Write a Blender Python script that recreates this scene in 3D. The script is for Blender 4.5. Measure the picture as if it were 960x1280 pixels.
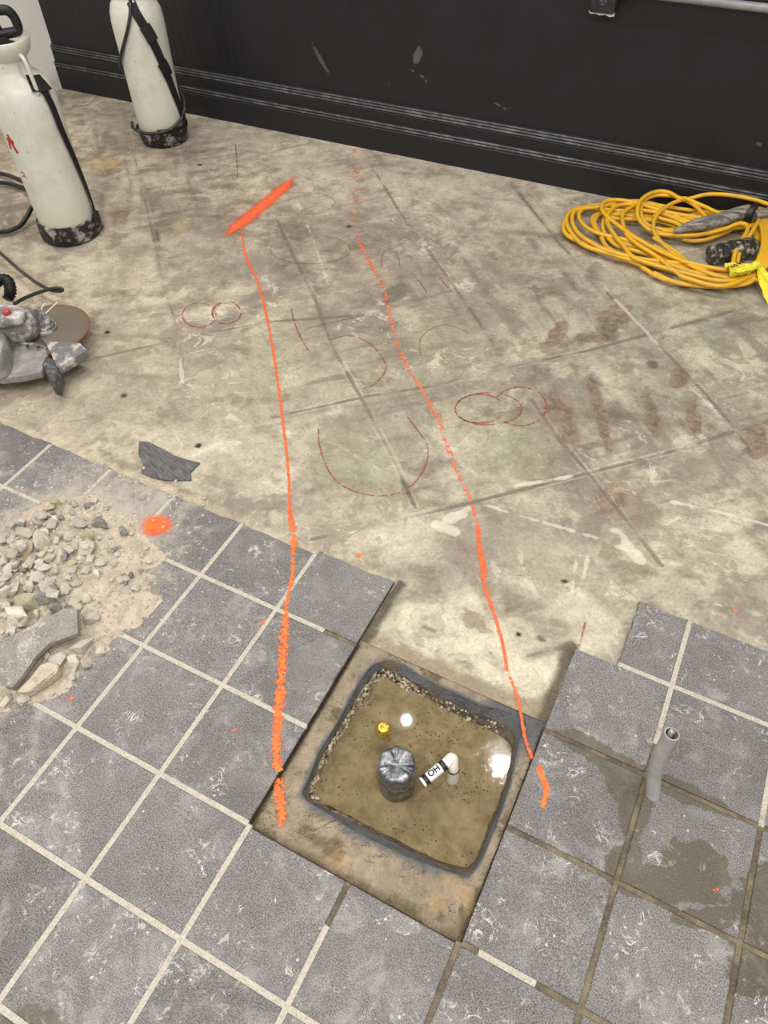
import bpy, bmesh, math, random
import numpy as np
from mathutils import Vector, Matrix, noise as mnoise

for o in list(bpy.data.objects):
    bpy.data.objects.remove(o)
scene = bpy.context.scene
COL = scene.collection
R = math.radians

# ------------------------------------------------------------------ camera
cam_d = bpy.data.cameras.new('camera')
cam = bpy.data.objects.new('camera', cam_d)
COL.objects.link(cam)
cam.location = (0.644, -0.0586, 1.411)
cam.rotation_euler = (0.7005, 0.0119, 0.4716)
cam_d.sensor_fit = 'VERTICAL'
cam_d.sensor_height = 24.0
cam_d.lens = 17.25
cam_d.clip_start = 0.02
scene.camera = cam

# ------------------------------------------------------------------ light
world = bpy.data.worlds.new('world')
scene.world = world
world.use_nodes = True
bg = world.node_tree.nodes['Background']
bg.inputs['Color'].default_value = (1.0, 0.985, 0.965, 1)
bg.inputs['Strength'].default_value = 0.52


def lamp(name, x, y, z, power, size, col=(1.0, 0.965, 0.91)):
    l = bpy.data.lights.new(name, 'AREA')
    l.shape = 'DISK'
    l.size = size
    l.energy = power
    l.color = col
    o = bpy.data.objects.new(name, l)
    o.location = (x, y, z)
    COL.objects.link(o)
    return o


# a row of ceiling spots along the dark wall, and a second row over the room behind the camera
for lx in (-2.22, -1.55, -0.88, -0.205, 0.46, 1.13, 1.80):
    lamp("ceiling_lamp", lx, 1.81, 3.0, 9.0, 0.052)
for lx in (-1.5, -0.1, 1.3, 2.7):
    lamp('ceiling_lamp', lx, -0.7, 3.0, 34.0, 0.16)

vs = scene.view_settings
vs.view_transform = 'Standard'
vs.look = 'None'
vs.gamma = 1.0
vs.use_curve_mapping = False
vs.exposure = 0.0

# ------------------------------------------------------------------ measurements (metres, tile tops at z = 0)
PITCH = 0.21
STUB_PATH = [(0.8609, 0.5981, -0.012), (0.8589, 0.6001, 0.0), (0.8475, 0.6151, 0.04), (0.8402, 0.6255, 0.085), (0.8381, 0.6363, 0.125), (0.8382, 0.6421, 0.165)]
LINE_A = [(-1.025, 2.0), (-0.908, 1.853), (-0.805, 1.76), (-0.734, 1.686), (-0.671, 1.614), (-0.585, 1.51), (-0.482, 1.381), (-0.402, 1.276), (-0.318, 1.165), (-0.251, 1.075), (-0.19, 0.989), (-0.145, 0.919), (-0.113, 0.875), (-0.087, 0.845)]
LINE_A_TILE = [(-0.078, 0.833), (-0.05, 0.784), (-0.019, 0.734), (0.006, 0.671), (0.03, 0.623), (0.059, 0.569), (0.087, 0.518), (0.114, 0.469), (0.138, 0.421), (0.164, 0.377), (0.179, 0.351)]
LINE_A_MUD = [(0.175, 0.353), (0.187, 0.332), (0.208, 0.307), (0.232, 0.276), (0.261, 0.235)]
LINE_B = [(-0.621, 2.163), (-0.558, 2.082), (-0.46, 1.983), (-0.385, 1.91), (-0.317, 1.812), (-0.253, 1.72), (-0.179, 1.617), (-0.086, 1.521), (-0.017, 1.458), (0.067, 1.374), (0.126, 1.296), (0.195, 1.213), (0.255, 1.148), (0.309, 1.071), (0.349, 0.993), (0.38, 0.943), (0.386, 0.92), (0.433, 0.858), (0.483, 0.79), (0.522, 0.722)]
LINE_B_MUD = [(0.53, 0.715), (0.569, 0.665), (0.603, 0.605), (0.634, 0.565)]
LINE_B_TILE = [(0.649, 0.554), (0.671, 0.526), (0.68, 0.513), (0.68, 0.496), (0.682, 0.481)]
LINE_B_FAINT = [(-0.971, 2.787), (-0.773, 2.444), (-0.709, 2.299), (-0.616, 2.166)]
STROKE = [(-1.056, 1.934), (-1.053, 2.085), (-1.055, 2.258), (-1.061, 2.45)]
DOT_BIG = [(-0.396, 0.703), (-0.362, 0.72), (-0.422, 0.736)]
DOTS_TILE = [(-0.266, 0.253), (0.996, 0.485), (-0.008, 0.583), (0.078, 0.348)]
DOTS_CON = [(0.926, 1.097), (0.092, 0.855)]
RED = [
    [(-0.81, 1.527), (-0.792, 1.508), (-0.782, 1.487), (-0.78, 1.465), (-0.787, 1.447), (-0.8, 1.433), (-0.82, 1.427), (-0.842, 1.428), (-0.865, 1.437), (-0.886, 1.452), (-0.9, 1.472), (-0.907, 1.494), (-0.906, 1.515), (-0.895, 1.532), (-0.878, 1.543), (-0.855, 1.546), (-0.832, 1.54), (-0.81, 1.527)],
    [(-0.727, 1.556), (-0.718, 1.537), (-0.715, 1.518), (-0.719, 1.501), (-0.729, 1.488), (-0.744, 1.481), (-0.762, 1.481), (-0.782, 1.488), (-0.8, 1.5), (-0.815, 1.517), (-0.824, 1.537), (-0.827, 1.556), (-0.822, 1.573), (-0.811, 1.586), (-0.795, 1.592), (-0.776, 1.591), (-0.756, 1.583), (-0.738, 1.569)],
    [(-0.728, 1.529), (-0.724, 1.515), (-0.725, 1.502), (-0.729, 1.491), (-0.737, 1.484), (-0.748, 1.48), (-0.76, 1.48), (-0.774, 1.484), (-0.788, 1.492), (-0.8, 1.503), (-0.811, 1.516), (-0.818, 1.531), (-0.822, 1.545), (-0.821, 1.559), (-0.817, 1.57), (-0.808, 1.577), (-0.797, 1.581), (-0.784, 1.58)],
    [(-0.221, 1.195), (-0.177, 1.129), (-0.096, 1.052), (-0.024, 1.031), (0.05, 1.046), (0.097, 1.091), (0.112, 1.155), (0.1, 1.232), (0.065, 1.283), (-0.021, 1.349)],
    [(0.085, 1.461), (0.091, 1.486), (0.106, 1.51), (0.129, 1.532), (0.157, 1.547), (0.187, 1.556), (0.216, 1.555), (0.239, 1.547), (0.256, 1.531), (0.263, 1.511), (0.262, 1.487), (0.251, 1.462), (0.232, 1.44), (0.207, 1.421), (0.179, 1.409), (0.151, 1.404), (0.124, 1.407), (0.103, 1.418)],
    [(0.22, 1.468), (0.213, 1.449), (0.201, 1.431), (0.185, 1.418), (0.165, 1.409), (0.145, 1.405), (0.125, 1.408), (0.108, 1.416), (0.095, 1.429), (0.088, 1.447), (0.087, 1.466), (0.092, 1.486), (0.103, 1.505), (0.119, 1.52), (0.139, 1.53), (0.16, 1.535), (0.18, 1.533), (0.198, 1.525)],
    [(0.179, 1.539), (0.185, 1.563), (0.196, 1.584), (0.212, 1.601), (0.231, 1.611), (0.253, 1.615), (0.274, 1.612), (0.293, 1.602), (0.309, 1.585), (0.32, 1.565), (0.325, 1.542), (0.325, 1.518), (0.319, 1.495), (0.307, 1.475), (0.291, 1.46), (0.273, 1.45), (0.252, 1.447), (0.232, 1.45)],
    [(-0.397, 1.556), (-0.339, 1.608), (-0.259, 1.592), (-0.18, 1.53), (-0.163, 1.475), (-0.17, 1.422), (-0.204, 1.386)],
    [(-1.013, 2.322), (-0.9, 2.369), (-0.813, 2.339), (-0.812, 2.249), (-0.886, 2.193), (-0.963, 2.142)],
    [(-0.722, 2.095), (-0.683, 2.099), (-0.647, 2.095), (-0.617, 2.083), (-0.596, 2.064), (-0.584, 2.04), (-0.582, 2.013), (-0.591, 1.984), (-0.609, 1.956), (-0.636, 1.931), (-0.669, 1.911), (-0.705, 1.897), (-0.743, 1.889), (-0.78, 1.89), (-0.812, 1.898), (-0.838, 1.913), (-0.855, 1.935), (-0.861, 1.961)],
    [(-0.435, 1.996), (-0.47, 2.077), (-0.464, 2.122), (-0.417, 2.091), (-0.379, 2.034)],
    [(-0.592, 1.652), (-0.55, 1.599), (-0.487, 1.535), (-0.426, 1.483)],
    [(-0.285, 1.986), (-0.229, 1.932)],
    [(-0.224, 2.032), (-0.191, 1.999), (-0.154, 1.974)],
    [(-1.463, 2.597), (-1.369, 2.471), (-1.275, 2.34)],
    [(-0.493, 1.569), (-0.441, 1.633), (-0.355, 1.719)],
    [(-0.1, 1.612), (-0.136, 1.684), (-0.13, 1.747), (-0.089, 1.795), (-0.001, 1.782)],
    [(0.634, 0.916), (0.64, 0.85)],
]
JOINTS = [
    ([(-1.03, 1.125), (-0.797, 1.383), (-0.62, 1.555), (-0.357, 1.723)], 1),
    ([(-0.361, 1.174), (-0.159, 1.376), (-0.011, 1.501), (0.169, 1.688), (0.361, 1.874), (0.53, 2.065), (0.777, 2.346), (0.837, 2.416)], 1),
    ([(-0.035, 0.846), (0.141, 1.01), (0.27, 1.131), (0.36, 1.221), (0.513, 1.37), (0.683, 1.54), (0.799, 1.674), (0.922, 1.807)], 1),
    ([(-0.944, 2.118), (-0.712, 1.89), (-0.546, 1.731), (-0.378, 1.543), (-0.169, 1.356), (0.013, 1.189), (0.148, 1.052)], 1),
    ([(-0.821, 2.667), (-0.539, 2.367), (-0.264, 2.107), (0.05, 1.798), (0.24, 1.604), (0.399, 1.448), (0.509, 1.359), (0.663, 1.225), (0.748, 1.148)], 1),
    ([(-0.24, 2.774), (0.078, 2.421), (0.321, 2.19), (0.528, 2.0), (0.71, 1.824), (0.807, 1.721), (0.939, 1.549)], 1),
    ([(-2.259, 2.773), (-1.689, 2.212), (-1.195, 1.714), (-1.026, 1.544), (-0.831, 1.366), (-0.676, 1.182)], 0.7),
    ([(-1.921, 1.785), (-1.714, 1.584), (-1.56, 1.421)], 0.5),
    ([(-1.631, 1.875), (-1.53, 2.103), (-1.356, 2.477), (-1.189, 2.727)], 0.5),
    ([(-1.156, 1.918), (-1.013, 2.222), (-0.881, 2.467)], 0.5),
    ([(0.069, 2.447), (0.301, 2.686)], 0.4),
    ([(-0.373, 2.054), (-0.22, 2.307), (0.164, 2.74)], 0.3),
    ([(-0.539, 1.974), (-0.445, 2.168), (-0.43, 2.237)], 0.7),
    ([(-0.296, 1.583), (-0.091, 1.799), (0.062, 1.972)], 0.35),
    ([(-0.769, 0.835), (-0.639, 0.815)], 0.3),
    ([(0.548, 0.778), (0.622, 0.846)], 1.2),
    ([(0.471, 0.75), (0.514, 0.722)], 0.6),
    ([(0.675, 1.156), (0.884, 1.144), (0.997, 1.152)], 0.4),
    ([(0.872, 1.113), (0.98, 1.209)], 0.4),
]
WHITES = [
    ([(0.285, 1.138), (0.416, 1.144), (0.575, 1.161), (0.675, 1.156)], 1),
    ([(0.724, 1.36), (0.839, 1.378), (0.962, 1.388)], 0.9),
    ([(0.35, 1.235), (0.477, 1.336)], 1.2),
    ([(-0.776, 1.294), (-0.685, 1.185)], 1.2),
    ([(-0.959, 2.283), (-0.743, 2.054), (-0.553, 1.828)], 0.6),
    ([(-0.049, 1.262), (0.026, 1.212)], 0.0),
    ([(-0.338, 1.137), (-0.145, 1.161), (0.021, 1.126)], 0.5),
    ([(0.239, 1.051), (0.265, 1.093), (0.274, 1.133)], 2.0),
    ([(0.218, 1.025), (0.272, 1.024)], 2.5),
    ([(0.563, 1.073), (0.582, 0.981)], 0.8),
    ([(0.585, 1.097), (0.594, 1.024)], 0.8),
    ([(0.771, 1.74), (0.661, 1.84)], 0.7),
    ([(0.337, 2.182), (0.535, 1.99)], 1.2),
    ([(0.809, 1.334), (0.816, 1.226)], 0.5),
    ([(-0.659, 1.451), (-0.547, 1.286)], 0.2),
    ([(0.624, 1.199), (0.699, 1.141)], 1.5),
    ([(-0.642, 2.103), (-0.576, 2.23)], 0.4),
    ([(0.844, 1.162), (0.843, 0.993)], 0.0),
]
# x, y, half-width, half-depth, turn, kind, strength
BLOBS = [
    (0.112, 1.092, 0.0624, 0.0130, 2.35, 'dark', 1.3),
    (0.235, 1.898, 0.0867, 0.0258, 1.62, 'brown', 1),
    (0.389, 2.044, 0.0913, 0.0468, -1.97, 'brown', 1),
    (0.336, 1.915, 0.1007, 0.0306, -2.44, 'brown', 0.8),
    (0.629, 1.856, 0.0489, 0.0249, 1.70, 'brown', 1),
    (0.447, 1.636, 0.1318, 0.0192, 2.06, 'brown', 0.7),
    (0.508, 1.520, 0.0892, 0.0182, 2.02, 'brown', 0.7),
    (0.600, 1.655, 0.1124, 0.0208, 1.96, 'brown', 0.8),
    (0.704, 1.699, 0.0835, 0.0180, 1.87, 'brown', 0.8),
    (0.378, 1.527, 0.1457, 0.0390, 2.17, 'brown', 0.55),
    (0.880, 1.669, 0.0708, 0.0436, 1.87, 'brown', 0.8),
    (0.265, 1.645, 0.1066, 0.0697, 1.82, 'mauve', 0.5),
    (0.476, 1.384, 0.0835, 0.0441, 1.99, 'mauve', 0.8),
    (0.599, 1.289, 0.0888, 0.0636, -1.34, 'brown', 0.5),
    (0.678, 1.298, 0.0809, 0.0570, 1.58, 'brown', 0.4),
    (0.768, 1.343, 0.0807, 0.0475, 1.64, 'mauve', 0.4),
    (0.280, 0.959, 0.1159, 0.0932, -2.59, 'mauve', 0.45),
    (0.374, 1.089, 0.1389, 0.0978, -2.58, 'mauve', 0.35),
    (0.610, 1.045, 0.0923, 0.0717, 1.57, 'mauve', 0.4),
    (0.775, 1.500, 0.2019, 0.0599, -2.22, 'mauve', 0.5),
    (0.292, 1.361, 0.1494, 0.1275, 1.64, 'green', 0.6),
    (0.405, 0.808, 0.0432, 0.0226, 2.95, 'dirt', 1),
    (-0.069, 1.114, 0.1688, 0.1494, 2.22, 'green', 0.6),
    (-0.409, 1.084, 0.1878, 0.1520, 2.46, 'green', 0.4),
    (-0.523, 1.427, 0.1914, 0.1469, 2.31, 'green', 0.5),
    (-0.134, 1.708, 0.1589, 0.1513, 1.82, 'green', 0.4),
    (-0.309, 1.717, 0.2339, 0.0688, 2.28, 'mauve', 0.7),
    (-0.495, 1.675, 0.1714, 0.1307, 2.20, 'mauve', 0.5),
    (-0.845, 1.825, 0.2577, 0.1723, -2.80, 'mauve', 0.5),
    (-0.644, 2.230, 0.2546, 0.1226, -1.92, 'mauve', 0.5),
    (-0.076, 2.033, 0.2173, 0.1811, -2.54, 'mauve', 0.4),
    (-0.313, 2.027, 0.1454, 0.1391, 1.92, 'mauve', 0.5),
    (-0.334, 1.881, 0.0694, 0.0405, -1.90, 'dark', 0.5),
    (0.149, 0.963, 0.0988, 0.0976, -2.50, 'cream', 0.6),
    (-0.030, 0.917, 0.1342, 0.0882, 2.77, 'cream', 0.4),
    (0.369, 0.755, 0.1895, 0.0888, -3.10, 'cream', 1.3),
    (0.524, 0.744, 0.1170, 0.0755, -2.83, 'cream', 1.3),
    (0.642, 0.938, 0.1040, 0.0697, 1.71, 'cream', 0.6),
    (0.526, 1.003, 0.1320, 0.0879, -2.57, 'cream', 0.3),
    (-0.472, 0.982, 0.2312, 0.1114, -3.01, 'cream', 0.4),
    (0.844, 1.352, 0.1269, 0.0930, -2.25, 'cream', 0.3),
    (-1.507, 1.880, 0.0838, 0.0489, -1.08, 'dirt', 0.8),
    (-1.860, 2.195, 0.0852, 0.0564, -2.93, 'tan', 1),
    (-1.249, 1.918, 0.0596, 0.0297, 2.29, 'tan', 0.6),
    (-1.851, 1.681, 0.1915, 0.1131, 2.56, 'dirt', 0.4),
    (-1.290, 1.821, 0.0521, 0.0175, 2.27, 'dark', 0.9),
    (-1.244, 1.632, 0.1476, 0.0580, 2.19, 'dirt', 0.35),
    (-1.386, 2.150, 0.0588, 0.0327, -2.78, 'dirt', 0.6),
    (-1.087, 1.708, 0.0746, 0.0588, -3.08, 'mauve', 0.5),
    (-0.906, 0.988, 0.2403, 0.0878, -3.10, 'cream', 0.3),
    (-0.314, 1.060, 0.1776, 0.1296, 2.28, 'cream', 0.3),
    (0.497, 1.927, 0.0505, 0.0377, -2.39, 'dark', 0.3),
    (0.544, 1.885, 0.0241, 0.0181, 1.49, 'dark', 0.7),
    (-0.315, 2.974, 0.6549, 0.2706, -3.12, 'pale', 0.4),
    (-1.490, 2.673, 0.7701, 0.2713, -3.13, 'pale', 0.4),
    (-0.419, 2.542, 0.4999, 0.2984, -2.68, 'pale', 0.3),
    (0.526, 2.223, 0.0887, 0.0397, -2.30, 'dirt', 0.4),
    (0.403, 2.293, 0.0544, 0.0284, -2.61, 'dirt', 0.4),
    (0.558, 1.001, 0.0074, 0.0058, 1.64, 'hole', 3),
    (0.511, 0.819, 0.0062, 0.0052, 1.65, 'hole', 3),
    (-0.482, 0.988, 0.0100, 0.0083, 2.72, 'hole', 2),
    (-0.804, 1.062, 0.0103, 0.0081, 3.01, 'hole', 2),
    (-1.055, 1.280, 0.0093, 0.0070, 2.73, 'hole', 2),
    (-1.485, 2.366, 0.0113, 0.0066, 2.30, 'hole', 2),
    (-0.671, 2.197, 0.0117, 0.0090, 2.15, 'hole', 1.5),
    (0.556, 0.835, 0.0120, 0.0062, 2.96, 'dark', 0.8),
    (0.326, 0.743, 0.0179, 0.0061, -3.09, 'dark', 0.7),
]
PIT_TOP = [(0.276, 0.634), (0.312, 0.643), (0.364, 0.634), (0.412, 0.632), (0.458, 0.632), (0.503, 0.631), (0.543, 0.643), (0.585, 0.647), (0.599, 0.631), (0.598, 0.591), (0.605, 0.549), (0.613, 0.494), (0.616, 0.426), (0.616, 0.367), (0.61, 0.326), (0.602, 0.312), (0.583, 0.308), (0.54, 0.3), (0.49, 0.294), (0.444, 0.292), (0.39, 0.289), (0.329, 0.295), (0.275, 0.299), (0.26, 0.309), (0.258, 0.34), (0.25, 0.392), (0.252, 0.456), (0.25, 0.517), (0.25, 0.576), (0.256, 0.611)]
PIT_WATER = [(0.28, 0.617), (0.329, 0.61), (0.376, 0.612), (0.457, 0.606), (0.533, 0.603), (0.572, 0.598), (0.591, 0.584), (0.603, 0.552), (0.603, 0.492), (0.603, 0.449), (0.602, 0.414), (0.603, 0.354), (0.593, 0.338), (0.575, 0.334), (0.53, 0.327), (0.454, 0.326), (0.369, 0.324), (0.305, 0.324), (0.277, 0.327), (0.264, 0.343), (0.262, 0.379), (0.259, 0.425), (0.261, 0.47), (0.264, 0.517), (0.273, 0.593)]
SHARD = [(-0.467, 0.277), (-0.438, 0.322), (-0.411, 0.372), (-0.397, 0.4), (-0.37, 0.411), (-0.328, 0.366), (-0.345, 0.344), (-0.367, 0.318), (-0.371, 0.281), (-0.364, 0.233), (-0.364, 0.208), (-0.379, 0.204), (-0.422, 0.213), (-0.474, 0.264)]
LONG_STONE = [(-0.345, 0.291), (-0.321, 0.294), (-0.312, 0.28), (-0.323, 0.248), (-0.336, 0.218), (-0.357, 0.207), (-0.357, 0.246), (-0.359, 0.275)]
# x, y, width, depth, tone
STONES = [
    (-0.492, 0.566, 0.045, 0.037, 0),
    (-0.600, 0.529, 0.041, 0.051, 0),
    (-0.623, 0.481, 0.062, 0.045, 1),
    (-0.568, 0.615, 0.037, 0.032, 0),
    (-0.514, 0.642, 0.047, 0.031, 3),
    (-0.531, 0.517, 0.026, 0.044, 0),
    (-0.497, 0.342, 0.073, 0.047, 2),
    (-0.502, 0.381, 0.049, 0.048, 4),
    (-0.479, 0.410, 0.057, 0.040, 3),
    (-0.555, 0.397, 0.027, 0.043, 0),
    (-0.557, 0.377, 0.027, 0.034, 2),
    (-0.576, 0.468, 0.028, 0.035, 0),
    (-0.539, 0.472, 0.033, 0.023, 0),
    (-0.605, 0.434, 0.023, 0.035, 0),
    (-0.538, 0.442, 0.037, 0.029, 0),
    (-0.550, 0.497, 0.033, 0.024, 0),
    (-0.456, 0.452, 0.027, 0.034, 0),
    (-0.355, 0.534, 0.021, 0.035, 3),
    (-0.318, 0.528, 0.022, 0.019, 0),
    (-0.318, 0.352, 0.062, 0.034, 2),
    (-0.318, 0.318, 0.036, 0.032, 2),
    (-0.343, 0.306, 0.030, 0.035, 0),
    (-0.373, 0.303, 0.019, 0.019, 0),
    (-0.280, 0.366, 0.021, 0.027, 2),
    (-0.353, 0.417, 0.031, 0.028, 0),
    (-0.485, 0.504, 0.028, 0.026, 0),
    (-0.398, 0.454, 0.023, 0.025, 0),
    (-0.655, 0.529, 0.044, 0.030, 0),
    (-0.618, 0.579, 0.029, 0.031, 0),
    (-0.652, 0.573, 0.030, 0.028, 0),
    (-0.559, 0.570, 0.029, 0.027, 0),
    (-0.691, 0.546, 0.025, 0.025, 0),
    (-0.530, 0.415, 0.027, 0.029, 0),
    (-0.596, 0.407, 0.023, 0.029, 0),
    (-0.438, 0.547, 0.028, 0.024, 0),
    (-0.454, 0.516, 0.023, 0.023, 0),
    (-0.603, 0.633, 0.015, 0.015, 0),
    (-0.581, 0.692, 0.015, 0.021, 0),
    (-0.573, 0.672, 0.018, 0.014, 0),
    (-0.637, 0.444, 0.019, 0.053, 2),
    (-0.295, 0.290, 0.015, 0.035, 2),
    (-0.288, 0.325, 0.025, 0.021, 0),
    (-0.465, 0.373, 0.018, 0.022, 2),
    (-0.375, 0.184, 0.020, 0.031, 0),
    (-0.350, 0.204, 0.025, 0.026, 0),
    (-0.301, 0.240, 0.014, 0.010, 2),
    (-0.286, 0.274, 0.015, 0.016, 0),
    (-0.461, 0.320, 0.035, 0.022, 3),
    (-0.483, 0.298, 0.026, 0.033, 3),
    (-0.405, 0.354, 0.026, 0.022, 3),
    (-0.438, 0.590, 0.019, 0.020, 0),
    (-0.366, 0.612, 0.014, 0.018, 0),
    (-0.336, 0.604, 0.013, 0.014, 0),
    (-0.340, 0.573, 0.012, 0.014, 3),
    (-0.348, 0.553, 0.016, 0.015, 3),
    (-0.406, 0.559, 0.017, 0.016, 0),
    (-0.420, 0.586, 0.014, 0.015, 0),
    (-0.501, 0.448, 0.028, 0.023, 0),
    (-0.467, 0.428, 0.023, 0.023, 3),
    (-0.447, 0.475, 0.023, 0.023, 0),
    (-0.401, 0.425, 0.022, 0.022, 0),
    (-0.370, 0.429, 0.018, 0.017, 0),
    (-0.430, 0.411, 0.018, 0.020, 0),
    (-0.663, 0.498, 0.034, 0.024, 0),
    (-0.539, 0.356, 0.027, 0.028, 2),
    (-0.576, 0.501, 0.019, 0.018, 0),
    (-0.572, 0.550, 0.019, 0.024, 0),
    (-0.465, 0.543, 0.021, 0.021, 0),
    (-0.491, 0.537, 0.017, 0.018, 0),
    (-0.576, 0.449, 0.021, 0.029, 3),
    (-0.509, 0.476, 0.020, 0.023, 0),
]
HEAP = [(-0.711, 0.494), (-0.722, 0.545), (-0.701, 0.599), (-0.661, 0.641), (-0.625, 0.682), (-0.565, 0.704), (-0.51, 0.701), (-0.448, 0.696), (-0.411, 0.657), (-0.382, 0.637), (-0.329, 0.624), (-0.344, 0.59), (-0.28, 0.539), (-0.248, 0.507), (-0.246, 0.455), (-0.271, 0.417), (-0.284, 0.379), (-0.293, 0.364), (-0.288, 0.307), (-0.294, 0.278), (-0.316, 0.242), (-0.354, 0.212), (-0.385, 0.176), (-0.437, 0.16), (-0.56, 0.203), (-0.703, 0.303), (-0.739, 0.426)]
FLAKE = [(-0.636, 0.927), (-0.609, 0.936), (-0.553, 0.931), (-0.519, 0.925), (-0.477, 0.927), (-0.435, 0.934), (-0.437, 0.893), (-0.418, 0.872), (-0.482, 0.84), (-0.52, 0.834), (-0.554, 0.835), (-0.568, 0.859), (-0.609, 0.889)]
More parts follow.
